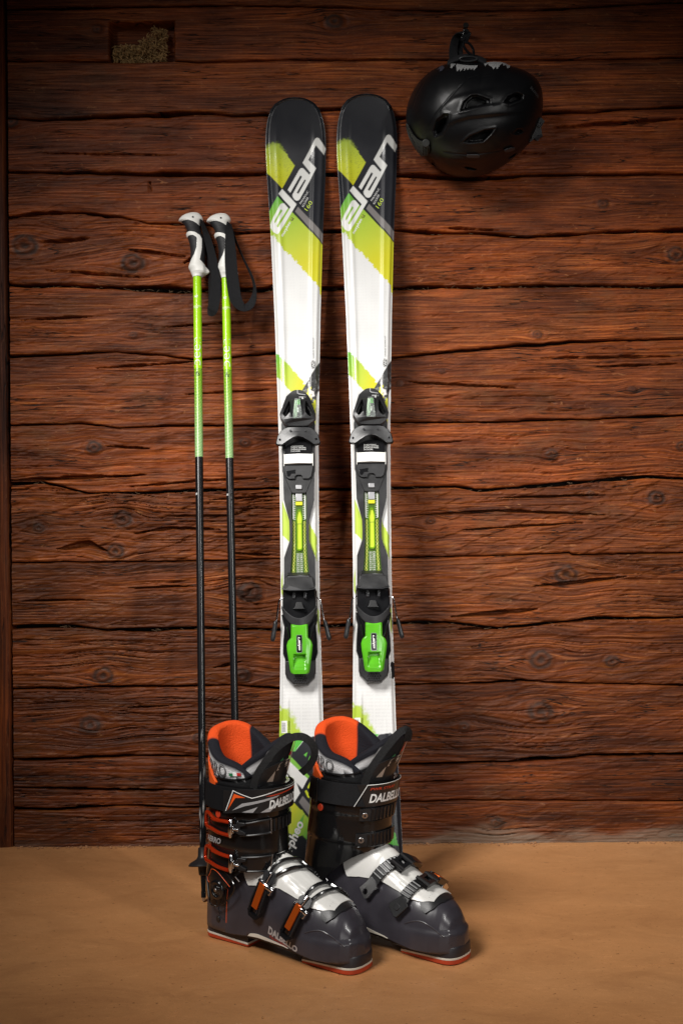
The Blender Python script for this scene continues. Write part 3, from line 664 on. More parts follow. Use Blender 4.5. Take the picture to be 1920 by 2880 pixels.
    def btxt(body, size, p0, p1, n, mat, parent, shear=0., bold=0, fn=None, name="lettering"):
        v, f = text_fill(body, size, shear, bold=bold); L = math.hypot(p1[0] - p0[0], p1[1] - p0[1]); v = v * np.array([L / v[:, 0].max(), 1, 1])
        an = math.atan2(p1[1] - p0[1], p1[0] - p0[0]); c, si = math.cos(an), math.sin(an)
        w = np.c_[p0[0] + v[:, 0] * c - v[:, 1] * si, p0[1] + v[:, 0] * si + v[:, 1] * c, np.full(len(v), float(n))]
        if fn is not None: w = fn(w)
        return mesh_obj(name, w * .001, f, mat, parent, smooth=False)
    # rail with waist
    rail = sym([(31, 800), (30.4, 778), (29.5, 736), (19.3, 694), (18.6, 672), (18.9, 654), (29.6, 622), (30.2, 560), (30, 430)])
    slot = sym([(14.6, 786), (14.6, 700), (13.6, 690), (13.8, 655), (15.8, 616), (18, 590)])
    tr = plate("binding_rail", [rail, slot], N0 - 2, N0 + 8, DGR, root)
    bed = MB(); bed.prism(sym([(14.9, 787), (14.9, 700), (14, 690), (14, 655), (16, 616), (18, 588)]), N0 - 2, N0 + 1.5)
    gp = part("rail_bed", bed, M_("lime_rail_bed", (.050, .105, .006), .3, coat=.3), tr, .2)
    win = [(0, 718), (3, 716.5), (6.6, 704), (6.8, 698), (5.6, 690), (6, 640), (4.5, 636.5), (0, 635.5)]
    inner = [(a * .74, 677 + (q - 677) * .93) for a, q in win]
    plate("bed_frame", [sym(win), sym(inner)], N0 + 1.5, N0 + 4.6, LIME, tr)
    lens = MB(); lens.prism(sym(inner), N0 + 1.2, N0 + 2.2); part("bed_window", lens, M_("lime_window", (.50, .62, .05), .15, coat=.5), tr, .1)
    mk_ = MB(); mk_.box((0, 689, N0 + 2.35), (4.6, .35, .12)); part("bed_mark", mk_, PRINTB, tr, 0)
    for sg in (-1, 1):
        for ph in (0, math.pi):
            q = np.linspace(694, 592, 110); a = sg * (10.2 + sstep(640, 595, q) * 1.8) + 1.8 * np.sin((q - 592) / 102 * 2 * np.pi * 7.5 + ph)
            mb = MB(); mb.tube(np.c_[a, q, np.full(110, N0 + 1.7)], .62, 5); part("bed_lattice", mb, M_("lattice_yellow", (.55, .60, .09), .35) if "lattice_yellow" not in bpy.data.materials else bpy.data.materials["lattice_yellow"], tr, 0)
    for k in range(10):
        q = 628.6 - k * 3.85; lo = 265 + 8 * k
        btxt("%d-%d" % (lo, lo + 7), 3.4, (-6, q), (6, q), N0 + 1.75, PRINTW, tr, name="length_scale")
    for sg in (-1, 1):
        for k in range(14):
            q = 747 - k * 3.6; mb = MB(); mb.box((sg * 11.6, q, N0 + 1.7), (.9, 1.7, .15)); mb.box((sg * 9.0, q - 2, N0 + 1.7), (2.1, .3, .15)); part("length_scale", mb, PRINTW, tr, 0)
    cl = MB(); cl.box((0, 741, N0 + 4), (6.6, 8, 3)); cl.box((0, 760.5, N0 + 10), (6.2, 4.6, 2.2)); part("rail_catch", cl, M_("satin_zinc", (.34, .34, .35), .42, metal=.7), tr, 1.2, bseg=3)
    cl = MB(); cl.box((0, 729.4, N0 + 3), (6.6, 3.8, 2.0)); part("catch_tab", cl, M_("yellow_tab", (.60, .62, .02), .3), tr, .6)

    # toe piece
    tb = MB(); tb.prism(sym([(30, 905), (33.6, 890), (33, 868), (32.6, 838), (32.4, 795), (26, 776), (16, 752), (13, 748)]), N0 - 1, N0 + 9, 1.0)
    toe = part("toe_binding", tb, BLK, root, 1)
    sp = MB(); sp.prism(sym([(28.8, 804), (28.6, 796), (25, 780), (20, 776), (8, 776), (8, 781), (5, 784)]), N0 + 9, N0 + 14, 1); part("sole_plate", sp, DGR, toe, .6)
    nb = MB(); nb.prism([(-24, 792), (-6, 795), (-6, 787), (-14, 787), (-18, 781), (-22, 782)], N0 + 13.8, N0 + 14.8); part("adjuster", nb, BLKG, toe, .4)
    af = MB(); af.prism(sym([(24, 866), (26, 840), (27, 826)]), N0 + 9, N0 + 14.5); part("label_plate", af, BLKG, toe, .5)
    wa = MB(); P = []
    for q in np.linspace(806.5, 825.5, 6): P.append(q)
    wa.stack([np.array([[-27 + (825 - q) * -.05, q - .9 * (1 - (x0 := 0)), N0 + 14 ], [27, q, N0 + 14], [27, q, N0 + 17], [0, q + .9, N0 + 18.2], [-27, q, N0 + 17]]) for q in P]); part("slide_plate", wa, WHITEP, toe, .3)
    for sg in (-1, 1):
        w = MB(); w.box((sg * 28.2, 814, N0 + 13), (.7, 12.5, 4)); part("slide_guide", w, WHITEP, toe, .3)
    for k, t in enumerate(("FULL DIAGONAL", "ROLLER PINCER", "SLIDER")):
        y = 838.2 - k * 3.5; btxt(t, 3.2, (-7, y), (-7 + (22, 22, 10.5)[k], y), N0 + 14.7, PRINTW, toe); btxt(("FD", "RP", "SL")[k], 2.6, (-12.5, y), (-9, y), N0 + 14.7, PRINTW, toe)
    ln = MB(); ln.box((-2, 842.4, N0 + 14.6), (12, .25, .1)); ln.box((-13.8, 836.5, N0 + 14.6), (.2, 6, .1)); ln.box((-8.3, 836.5, N0 + 14.6), (.2, 6, .1)); part("label_frame", ln, PRINTW, toe, 0)
    def hf(v):       # housing crown: high near the wings, falling to the tip and sides
        q = v[:, 1]; a = v[:, 0]; k = sstep(960, 895, q); h = 14 + 26 * k - 8 * (np.abs(a) / 36) ** 2 - 6 * sstep(886, 876, q)
        o = v.copy(); o[:, 2] = N0 + 4 + np.where(v[:, 2] > .5, h, 0) ; return o
    H = [(0, 957), (6, 956.8), (10.5, 955), (16.2, 950.4), (22.6, 943.6), (26, 933), (30.2, 917), (34, 905), (35, 901), (33.6, 897), (30.2, 890.4), (25.2, 882), (20.8, 878), (0, 877)]
    opn = [(15.2, 930), (17.5, 931.5), (29.4, 903), (28, 899.5), (24.5, 894.5), (20.4, 897), (15, 903.5), (14.4, 916)]
    wn = [(-5.4, 934), (5.0, 934), (9.2, 893), (8.2, 890.4), (-9.2, 890.4), (-10, 893)]
    v, f = flat_fill([sym(H), opn, [(-a, q) for a, q in opn], wn], .5); v[:, 2] += .5
    # refine top so that the crown curves
    hs = mesh_obj("housing", hf(v) * .001, f, BLK, toe, True, 32)
    b = hs.modifiers.new("bevel", 'BEVEL'); b.width = .0008; b.segments = 2; b.limit_method = 'ANGLE'; b.angle_limit = math.radians(50)
    fl = MB(); fl.prism(sym([(11, 940), (24, 930), (31, 905), (26, 890), (12, 886)]), N0 + 8, N0 + 12); part("housing_core", fl, BLKG, toe, .3)
    wz = lambda q: N0 + 30 + (934 - q) * .16
    w = MB(); w.add(np.array([[-5, 933, wz(933)], [4.6, 933, wz(933)], [8.8, 891, wz(891)], [-9.6, 891, wz(891)]]), [(0, 3, 2, 1)]); part("scale_back", w, PRINTB, toe, 0)
    GLW = M_("indicator_green", (.10, .45, .06), .25, coat=.4) if "indicator_green" not in bpy.data.materials else bpy.data.materials["indicator_green"]
    for nm, P, mt in (("indicator", [(-5, 932), (0, 932), (-1.5, 896), (-9, 893)], M_("indicator_pale", (.50, .66, .46), .2, coat=.5)), ("indicator", [(0, 932.5), (4.4, 932.5), (5.2, 922), (-.5, 922)], GLW), ("indicator", [(-1.5, 915), (3, 915), (2.6, 905), (-2, 905)], PRINTW)):
        w = MB(); w.prism(P, .2, .8); o_ = part(nm, w, mt, toe, 0, fn=lambda v: np.c_[v[:, 0], v[:, 1], wz(v[:, 1]) + v[:, 2]])
    for k, t in enumerate(("3", "4", "5", "6", "7")):
        btxt(t, 3, (4.0 + k * .5, 915 - k * 3.4), (6.0 + k * .5, 915 - k * 3.4), 0, PRINTW, toe, fn=lambda v: np.c_[v[:, 0], v[:, 1], wz(v[:, 1]) + .9])
    w = MB(); w.prism(wn, 0, 1.0); part("indicator_glass", w, CLEAR, toe, .2, fn=lambda v: np.c_[v[:, 0], v[:, 1], wz(v[:, 1]) + 4.5 + v[:, 2]])
    hz = lambda v: np.c_[v[:, 0], v[:, 1], N0 + 4 + 14 + 26 * sstep(960, 895, v[:, 1]) - 8 * (np.abs(v[:, 0]) / 36) ** 2 + .7]
    btxt("1", 8.5, (9, 936.5), (9, 941.5), 0, PRINTG, toe, bold=.5, fn=hz)
    v, f = flat_fill([[(-1.4, 957), (.4, 957), (.6, 950.5), (2.6, 949), (15, 946.8), (15.6, 945), (2, 946.6), (-1.2, 949)]]); mesh_obj("lettering", hz(v) * .001, f, PRINTG, toe, smooth=False)
    btxt("EL", 5, (11.4, 935), (11.4, 942.4), 0, PRINTW, toe, bold=.1, fn=hz); btxt("10", 5, (16.4, 937.4), (16.4, 941.6), 0, PRINTG, toe, fn=hz)
    wing = [(0, 876.2), (19.4, 876.4), (26.6, 874.4), (33.8, 869.9), (40.3, 860.8), (44, 845.6), (42, 843), (32.4, 841.6), (21.6, 848.8), (10, 855.4), (0, 857.3)]
    wg = MB(); Pw = np.array(sym(wing)); zt = N0 + 34 - 9 * (np.abs(Pw[:, 0]) / 44) ** 1.6; zl = N0 + 12 + 4 * (np.abs(Pw[:, 0]) / 44)
    cen = np.array([0, 864.]); ins = Pw + (cen - Pw) * .045
    ring = lambda P, z: np.c_[P, z]
    o_ = np.array(Pw)[::-1]; wg.stack([ring(Pw[::-1], zl[::-1]), ring(Pw[::-1], zt[::-1] - 2), ring(ins[::-1], zt[::-1])], True, False)
    # faceted cap: fan of quads from outline to a central ridge
    n = len(Pw); capv = [(a, q, z) for (a, q), z in zip(ins, zt)]; rid = [(a * .55, 864 + (q - 864) * .25, N0 + 35 - 5 * abs(a) / 44) for a, q in ins]
    wg.add(capv + rid, [(i, (i + 1) % n, n + (i + 1) % n, n + i)[::-1] for i in range(n)] + [tuple(range(2 * n - 1, n - 1, -1))])
    part("toe_wings", wg, DGR, toe, .5)
    for sg in (-1, 1):
        for a, q, z in ((14.2, 868.5, N0 + 34.0), (35.5, 852.5, N0 + 27.6)):
            w = MB(); t = np.linspace(0, 2 * np.pi, 15)[:-1]; w.prism(np.c_[sg * a + 2 * np.cos(t), q + 2 * np.sin(t)], z - 3, z + 1.0); part("screw_hole", w, PRINTB if a < 20 else BLKG, toe, 0)

    # heel piece
    hb = MB(); hb.prism(sym([(30, 562), (33, 556), (34, 512), (33.5, 500), (30.5, 489), (33, 461), (33.4, 437), (29.5, 426), (27, 390), (14, 377)]), N0 - 1, N0 + 12, 1.2)
    heel = part("heel_binding", hb, BLKG, root, 1.2)
    bl = MB(); bl.prism(sym([(29, 424), (29, 400), (26.5, 391), (14.6, 378.5)]), N0 + 12, N0 + 21, 2); part("heel_block", bl, BLK, heel, 1)
    kn = MB()
    for i in range(4):
        for j in range(6):
            a = -11.5 + j * 4.6 + (i % 2) * 2.3; q = 381 + i * 4.4
            if abs(a) < 13.5: kn.stack([np.array([[a - 2.1, q, N0 + 21], [a, q - 2.4, N0 + 21], [a + 2.1, q, N0 + 21], [a, q + 2.4, N0 + 21]]), np.array([[a - .3, q, N0 + 22.4], [a, q - .3, N0 + 22.4], [a + .3, q, N0 + 22.4], [a, q + .3, N0 + 22.4]])])
    part("grip_stud", kn, DGR, heel, 0); 
    bd = MB(); P0 = np.array(sym([(31.5, 556), (32.5, 522), (33, 512), (29, 498), (26, 480), (25, 460), (20, 440)]))
    bd.stack([np.c_[P0, np.full(len(P0), N0 + 12.)][::-1], np.c_[P0 * [.96, 1] + [0, 0], np.interp(P0[:, 1], [440, 480, 520, 556], [N0 + 24, N0 + 36, N0 + 38, N0 + 22])][::-1]]); part("heel_housing", bd, BLKG, heel, 1.5, bseg=3)
    for sg in (-1, 1):
        w = MB(); w.box((sg * 10.5, 545, N0 + 31), (3.0, 6.5, 3)); part("spring_post", w, M_("black_steel", (.10, .10, .105), .25, metal=.8) if "black_steel" not in bpy.data.materials else bpy.data.materials["black_steel"], heel, 1)
    tg = MB(); tg.prism([(-12, 518), (-9, 521), (-5.5, 531.5), (4.5, 531.5), (8, 521), (11, 518)], N0 + 30, N0 + 38); part("lock_tab", tg, BLK, heel, .8)
    # visor: lighter upper facet, black slab below stands in for the shade under it
    vs = MB(); r0 = [(-20.8, 590, 20), (17, 590.5, 20), (18.5, 582, 34), (-22, 581.5, 34)]; 
    V = np.array([(-20.8, 590, N0 + 22), (17.5, 590, N0 + 22), (19, 581.5, N0 + 40), (-22, 581.5, N0 + 40), (-31.5, 556, N0 + 42), (-18, 552, N0 + 46), (17, 552, N0 + 46), (30, 556, N0 + 42), (-24, 586, N0 + 8), (21, 586, N0 + 8), (-33, 556, N0 + 10), (32, 556, N0 + 10)])
    vs.add(V, [(0, 1, 2, 3)[::-1], (3, 2, 7, 6, 5, 4)[::-1], (8, 0, 3, 4, 10), (1, 9, 11, 7, 2), (8, 9, 1, 0), (4, 5, 6, 7, 11, 10)]); part("heel_visor", vs, DGR, heel, 1.2, bseg=3)
    dk = MB(); dk.prism(sym([(25, 578), (29.5, 557), (16, 553.5)]), N0 + 41.0, N0 + 43.5, .5); part("visor_shade", dk, BLK, heel, .8)
    # crescent bumper
    t = np.linspace(-1, 1, 25); up = np.c_[t * 33.5, 522 - 22 * (1 - t ** 2) ** 1.0 + 3 * t ** 2]; lo = np.c_[t * 33.5, 519 - 36 * (1 - t ** 2) ** .75]
    cb = MB(); rings = [np.array([[u[0], u[1], N0 + 34], [l[0], l[1], N0 + 34], [l[0], l[1], N0 + 42 + 6 * (1 - tt ** 2)], [u[0] , u[1] - 1, N0 + 46 + 6 * (1 - tt ** 2)]]) for u, l, tt in zip(up, lo, t)]; cb.stack(rings); part("heel_bumper", cb, MGR, heel, .8, bseg=3)
    # side arms framing the lever
    for sg in (-1, 1):
        w = MB(); w.tube(np.array([[sg * 31, 508, N0 + 32], [sg * 27, 490, N0 + 34], [sg * 21.5, 470, N0 + 34], [sg * 19, 455, N0 + 30]]), [3, 3, 2.6, 2], 8); part("lever_arm", w, BLKG, heel, 0)
    # release lever, translucent green, dished at its foot
    LV = [(-15.6, 493), (-10, 491.5), (0, 489.5), (10, 491.5), (15.6, 493), (16, 463), (21.5, 457.5), (24, 449), (23, 438), (18, 403), (16.5, 398.8), (14, 396.8), (-14, 396.8), (-16.5, 398.8), (-18, 403), (-23, 438), (-24, 449), (-21.5, 457.5), (-16, 463)]
    ny, nx = 90, 41; q = np.linspace(396.8, 492.5, ny); LA = np.array(LV); half = np.array([max((abs(a) for a in np.interp(qq, [396.8, 398.8, 403, 438, 449, 457.5, 463, 493], [14, 16.5, 18, 23, 24, 21.5, 16, 15.6]).reshape(1)), default=1) for qq in q])
    u = np.linspace(-1, 1, nx); Q = np.repeat(q[:, None], nx, 1) - (1 - u[None, :] ** 2) * 2.5 * sstep(480, 493, q)[:, None]; A = half[:, None] * u[None, :]
    zc = np.interp(q, [396.8, 415, 440, 465, 485, 493], [N0 + 40, N0 + 44, N0 + 48, N0 + 50, N0 + 50, N0 + 46])[:, None] - 4 * np.abs(u[None, :]) ** 5
    dish = sstep(1, -1.5, polysd(A, Q, [(-10.5, 432), (10.5, 432), (12, 408), (10, 405), (-10, 405), (-12, 408)])); zc = zc - dish * (9 * sstep(404, 428, Q) + 1.5)
    rim = sstep(2.2, .6, np.abs(np.abs(A) - half[:, None] + 3.2)); zc = zc + .5 * rim
    topv = np.stack([A, Q, zc], -1); lowv = np.stack([A * .96, Q, np.full_like(A, N0 + 34)], -1)
    vv = np.concatenate([lowv[:, :1], topv, lowv[:, -1:]], 1)
    e0 = vv[:1].copy(); e0[..., 2] = N0 + 34; e1 = vv[-1:].copy(); e1[..., 2] = N0 + 34; vv = np.concatenate([e0, vv, e1], 0)
    lv = mesh_obj("release_lever", vv.reshape(-1, 3) * .001, gridfaces(ny + 2, nx + 2)[:, ::-1], LEVER, heel, True, 50)
    zl = lambda v: np.c_[v[:, 0], v[:, 1], np.interp(v[:, 1], [396.8, 415, 440, 465, 485, 493], [N0 + 40, N0 + 44, N0 + 48, N0 + 50, N0 + 50, N0 + 46]) + v[:, 2]]
    v, f = flat_fill([[(-.3 + a, 451.6 + b) for a, b in rr(5.4, 16.4, 2.2)]], .5); mesh_obj("logo_plate", zl(v) * .001, f, STEEL, heel, True, 30)
    v, f = flat_fill([[(-.3 + a, 451.6 + b) for a, b in rr(4.6, 15.6, 1.8)]], .6); v[:, 2] += .2; mesh_obj("logo_inlay", zl(v) * .001, f, BLKG, heel, True, 30)
    # the small logo: same letters as on the shovel, shrunk
    B = np.array
    el = [B([(-29.5,1407.5),(0.2,1371.8),(-34.6,1309.1),(-37.9,1304.5),(-41.6,1304.0),(-48.2,1309.1),(-53.8,1320.9),(-54.5,1328.0),(-52.8,1333.2),(-33.3,1371.3),(-29.5,1374.8),(-25.2,1373.8),(-17.2,1363.5),(-19.1,1360.4),(-41.1,1322.4),(-39.2,1318.8),(-37.3,1319.5),(-14.4,1361.8),(-12.2,1365.6),(-36.9,1395.1)]), B([(-31.9,1360.4),(-29.1,1357.1),(-42.9,1331.1),(-46.2,1328.0),(-45.1,1335.2)]),
          B([(13.8,1465.9),(38.7,1510.5),(41.2,1514.3),(45.0,1516.2),(49.3,1514.8),(62.3,1496.9),(62.0,1492.5),(58.9,1481.7),(42.4,1501.1),(26.1,1472.2),(42.1,1452.1),(7.1,1383.2),(4.2,1380.6),(0.4,1379.9),(-3.4,1382.1),(-7.8,1388.9),(-8.2,1394.0),(12.1,1434.8),(9.0,1438.4),(-12.7,1398.4),(-17.9,1404.9),(5.8,1449.4),(9.7,1454.2),(13.5,1454.6),(16.8,1451.9),(27.8,1438.8),(30.0,1443.6)]), B([(18.0,1428.9),(20.3,1426.3),(4.8,1396.3),(2.9,1395.9),(1.3,1399.2)])]
    an = math.radians(90 - 60.5); cs, sn = math.cos(an), math.sin(an); o2 = []
    for P in el:
        d = (P - [4, 1410]) * .108; o2.append(np.c_[d[:, 0] * cs - d[:, 1] * sn - .2, d[:, 0] * sn + d[:, 1] * cs + 451.6])
    v, f = flat_fill(o2); v[:, 2] = 1.0; mesh_obj("lettering", zl(v) * .001, f, PRINTW, heel, smooth=False)
    # brake: bent wire arms with rubber grips
    for sg, x0, x1, gx in ((-1, -46, -53, -.0), (1, 46.5, 55.5, 0)):
        w = MB(); P = spline([(sg * 27, 541.5, N0 + 20), (sg * 33, 541, N0 + 20), (sg * 38.5, 537.5, N0 + 19), (sg * 40.5, 530, N0 + 17), (x0 * .96, 505, N0 + 10), (x0, 494, N0 + 8)], 24); w.tube(P, 1.55, 10)
        arm = part("brake_arm", w, CHROME, heel, 0)
        w = MB(); d = np.array([x1 - x0, 460 - 498, -4.]); pts = [np.array([x0, 500, N0 + 9]) + d * t for t in np.linspace(0, 1, 14)]; r = [2.2, 3.6, 4.2, 3.9, 4.4, 4.0, 4.5, 4.1, 4.6, 4.5, 4.6, 4.6, 4.2, 2.6]
        w.tube(pts, r, 12); part("brake_grip", w, BLK, heel, 0)
    return root
def copy_tree(o, parent=None):
    c = o.copy(); COL.objects.link(c); c.parent = parent
    for ch in list(o.children): copy_tree(ch, c)
    return c
def place_ski(o, x0, yt, k):
    c = (yt - .012) / 1.43; sv = Vector((k, c, math.sqrt(1 - c * c))).normalized(); av = Vector((1, 0, -k)).normalized(); av = (av - sv * av.dot(sv)).normalized(); nv = av.cross(sv)
    M = Matrix.Identity(4)
    for i in range(3): M[i][0] = av[i]; M[i][1] = sv[i]; M[i][2] = nv[i]
    M.translation = (x0, -yt, .002); o.matrix_world = M
ski_a = make_ski(); ski_b = copy_tree(ski_a)
place_ski(ski_a, -.0757, .328, -.0090); place_ski(ski_b, .0580, .304, .0013)
tag(ski_a, "white and lime ski nearer the poles, its tail behind both boots", "ski", "pair of downhill skis leaning on the wall")
tag(ski_b, "white and lime ski closer to the helmet, with a black scuffed patch below its binding", "ski", "pair of downhill skis leaning on the wall")
# black scuffed sticker only on the second ski
v, f = flat_fill([[(-4, -16), (2, -17), (5, -12), (4.5, 14), (1, 18), (-2.5, 15), (-3, 8), (-1, 4), (-4.5, -2)]]); a = 35.0 + v[:, 0] * 1.0; q = 402 + v[:, 1] * .95
st = mesh_obj("rub_patch", skip(a, q, .5), f, BLK, ski_b, smooth=False)

# ------------------------------------------------------------------ ski poles
WEB = weave(M_("black_webbing", (.012, .012, .0135), .8, spec=.25, var=.3, vscale=400), 330, .7, .0012)
RUB = M_("grip_rubber", (.0135, .0135, .015), .62, var=.12, bump=.2, bscale=900)
GRIPW = M_("grip_white", (.76, .75, .71), .42, var=.05, vscale=30, rvar=.08)
GP = [(152, 395, 470), (165, 300, 500), (185, 245, 520), (210, 205, 540), (245, 168, 558), (275, 152, 563), (295, 156, 552), (312, 200, 535), (335, 222, 522), (380, 250, 515), (450, 280, 525), (520, 292, 542), (545, 274, 552), (580, 280, 562), (610, 298, 578), (700, 325, 600), (850, 345, 606), (1000, 340, 596), (1100, 326, 582), (1150, 310, 600), (1180, 318, 628), (1215, 340, 655), (1250, 350, 668), (1275, 362, 640), (1300, 372, 560), (1325, 378, 536), (1335, 384, 528)]
K = .0001235
def gz(y): return 1.2225 + (1327 - y) * K
def gx(x): return (x - 455) * K
def make_pole():
    root = empty("ski_pole")
    # grip: lofted side profile
    g = np.array(GP, float); nz, na = 400, 150
    y = np.linspace(152, 1335, nz); l = np.interp(y, g[:, 0], g[:, 1]); r = np.interp(y, g[:, 0], g[:, 2])
    # smooth the profile
    kx = np.hanning(13)[1:-1] / np.hanning(13)[1:-1].sum()
    l = np.convolve(np.pad(l, 5, 'edge'), kx, 'valid'); r = np.convolve(np.pad(r, 5, 'edge'), kx, 'valid')
    dep = np.interp(y, [152, 170, 220, 290, 340, 450, 540, 600, 850, 1100, 1160, 1250, 1300, 1335], [20, 70, 105, 112, 104, 112, 128, 124, 132, 122, 125, 112, 82, 76])
    a = np.linspace(0, 2 * np.pi, na, endpoint=False)
    c = (l + r) / 2; hwid = (r - l) / 2
    X = c[:, None] + hwid[:, None] * np.sign(np.cos(a)) * np.abs(np.cos(a)) ** .9; Y = -dep[:, None] * np.sin(a)[None, :]; ZZ = np.repeat(y[:, None], na, 1)
    # keep the hand-guard hook thin
    hook = sstep(.15, .8, (X - 540) / 120) * sstep(1120, 1180, ZZ); Y = Y * (1 - .6 * hook)
    BL1 = [(195, 312), (330, 322), (430, 362), (515, 415), (525, 400), (560, 380), (620, 560), (640, 800), (640, 1130), (580, 1115), (515, 1062), (540, 940), (552, 850), (555, 680), (520, 612), (440, 562), (340, 537), (250, 532), (200, 450), (180, 380)]
    BL2 = [(250, 614), (330, 606), (400, 612), (458, 650), (470, 700), (460, 850), (420, 960), (330, 1102), (250, 1110)]
    d = np.minimum(polysd(X, ZZ, BL1), polysd(X, ZZ, BL2))
    d = np.where(np.sin(a)[None, :] >= -.05, d, np.where((ZZ > 320) & (ZZ < 1110), -5, 5))
    ins = sstep(4, -4, d); Y = Y * (1 - .035 * ins); X = c[:, None] + (X - c[:, None]) * (1 - .03 * ins)
    rib = np.zeros_like(X)
    for yy in (350, 400, 700, 800, 905): rib += np.exp(-((ZZ - yy + 20 * np.cos(a)[None, :]) / 9.) ** 2)
    Y = Y * (1 - .02 * rib * ins)
    V = np.stack([gx(X), Y * K, gz(ZZ)], -1); F = gridfaces(nz, na, False, True)
    dm = d.reshape(-1)[F].mean(1); V = V.reshape(-1, 3)
    for nm, sel, mt in (("grip", dm >= 0, GRIPW), ("grip_rubber", dm < 0, RUB)):
        f = F[sel]; idx = np.unique(f); mp = np.zeros(len(V), int); mp[idx] = np.arange(len(idx)); f = mp[f]
        caps = []
        o = mesh_obj(nm, V[idx], f, mt, root)
        if nm == "grip": gobj = o
    tp = MB(); tp.stack([np.c_[gx(X[0]), Y[0] * K, gz(ZZ[0])], np.c_[gx(c[0] + (X[0] - c[0]) * .4), Y[0] * K * .4, gz(ZZ[0] - 6)]], False, True); tp.obj("grip_cap", GRIPW, root, sharp=None)
    mb = MB(); mb.tube([(gx(405), -.0125, gz(278)), (gx(405), -.0142, gz(278))], .0020, 12); mb.obj("strap_pin", PRINTB, root)
    # shaft with its printed bands
    zz = np.unique(np.concatenate([np.linspace(.075, .833, 60), np.linspace(.833, 1.024, 320), np.linspace(1.024, 1.236, 90)])); na = 28
    rad = np.interp(zz, [.075, .25, .8, 1.236], [.0062, .0070, .0079, .0086]); a = np.linspace(0, 2 * np.pi, na, endpoint=False)
    V = np.stack([rad[:, None] * np.cos(a), rad[:, None] * np.sin(a), np.repeat(zz[:, None], na, 1)], -1)
    A = np.repeat(a[None, :], len(zz), 0); Z = V[..., 2]
    C = np.empty(V.shape); C[:] = (.36, .70, .012)
    blk = Z < .8345; C[blk] = (.006, .006, .007)
    st = (Z >= .8345) & (Z < 1.0205); w = sstep(.2, -.2, np.sin((Z + .0030 * A / np.pi * 2) * 2 * np.pi / .0031)); t = sstep(1.02, .84, Z)
    dk_ = np.array((.05, .17, .02)) * (1 - t[..., None]) + np.array((.10, .34, .06)) * t[..., None]; lt = np.array((.40, .70, .03)) * (1 - t[..., None]) + np.array((.48, .60, .34)) * t[..., None]
    C = np.where(st[..., None], dk_ * w[..., None] + lt * (1 - w[..., None]), C)
    scr = (Z < .30) & (fbm(A * 3, Z * 60, 71, 3) > .70) & (Z > .08); C[scr] = (.33, .33, .32)
    C[(Z > 1.1695) & (Z < 1.1715)] = (.02, .05, .01)
    for z0, z1 in ((1.160, 1.162), (1.155, 1.1565), (1.146, 1.1475)): C[(Z > z0) & (Z < z1)] = (.62, .82, .35)
    mesh_obj("shaft", V.reshape(-1, 3), gridfaces(len(zz), na, False, True), M_("pole_paint", (.5, .5, .5), .26, attr="print", spec=.35, coat=.1), root, attrs={"print": C.reshape(-1, 3)})
    def wrap(body, size, z0, L, ang, mat, shear=0, bold=0, name="lettering", vert=True):
        v, f = text_fill(body, size, shear, bold=bold); v = v * np.array([L / v[:, 0].max(), 1, 1]); h = v[:, 1].max(); 
        if vert: z = z0 + v[:, 0]; an = ang - (v[:, 1] - h / 2) * -1 / .0082
        else: z = z0 + v[:, 1]; an = ang + (v[:, 0] - L / 2) / .0082
        r = np.interp(z, [.075, .25, .8, 1.236], [.0062, .0070, .0079, .0086]) + .00025
        if vert: an = ang - (v[:, 1] - size * .25) / .0082
        mesh_obj(name, np.c_[r * np.sin(an), -r * np.cos(an), z], f, mat, root, smooth=False)
    PW = bpy.data.materials["white_print"]
    wrap("been", .0290, 1.0235, .0625, -.12, PW, 0, -.0004); wrap("VI", .007, 1.1735, .008, -.25, PW, .2, .0002, vert=False); wrap("us", .006, 1.150, .008, -.2, PW, .1, vert=False)
    wrap("fs", .014, 1.004, .010, 0, PRINTB, .2, vert=False); wrap("135", .0052, .757, .0060, -.75, PW, 0, .0002, vert=False)
    # basket, tip
    t = np.linspace(0, 2 * np.pi, 41)[:-1]
    mb = MB(); prof = [(.0065, .094), (.0092, .092), (.0098, .078), (.0125, .073), (.0245, .0665), (.0275, .062), (.0262, .0605), (.0225, .0625), (.0115, .066), (.0098, .0600), (.0085, .046), (.0062, .044)]
    mb.stack([np.c_[r * np.cos(t) * (1 + .03 * np.cos(5 * t)), r * np.sin(t), np.full(40, z)] for r, z in prof], False, False); mb.obj("basket", BLK, root, sharp=40)
    mb = MB(); mb.stack([np.c_[r * np.cos(t[::2]), r * np.sin(t[::2]), np.full(20, z)] for r, z in ((.0060, .09), (.0056, .05), (.0040, .018), (.0046, .016), (.0046, .006))], False, True); mb.obj("tip_ferrule", BLKG, root, sharp=40)
    mb = MB(); mb.stack([np.c_[r * np.cos(t[::2]), r * np.sin(t[::2]), np.full(20, z)] for r, z in ((.0032, .008), (.0030, .002), (.0018, 0.0))], False, True); mb.obj("tip", STEEL, root, sharp=40)
    return root
def place_axis(o, tip, top):
    z = (Vector(top) - Vector(tip)).normalized(); x = Vector((1, 0, 0)); x = (x - z * x.dot(z)).normalized(); y = z.cross(x); M = Matrix.Identity(4)
    for i in range(3): M[i][0] = x[i]; M[i][1] = y[i]; M[i][2] = z[i]
    M.translation = tip; o.matrix_world = M
pole_a = make_pole(); pole_b = copy_tree(pole_a)
place_axis(pole_a, (-.2543, -.3479, 0.0005), (-.29256, -.055, 1.18623)); place_axis(pole_b, (-.19475, -.3113, 0.0005), (-.23395, -.055, 1.18352))
pole_b.scale = (1, 1, .991)
tag(pole_a, "lime and black ski pole standing farther from the skis, its strap a narrow twisted loop", "ski pole", "pair of ski poles leaning on the wall")
tag(pole_b, "lime and black ski pole beside the skis, its wide strap hanging in an open loop", "ski pole", "pair of ski poles leaning on the wall")
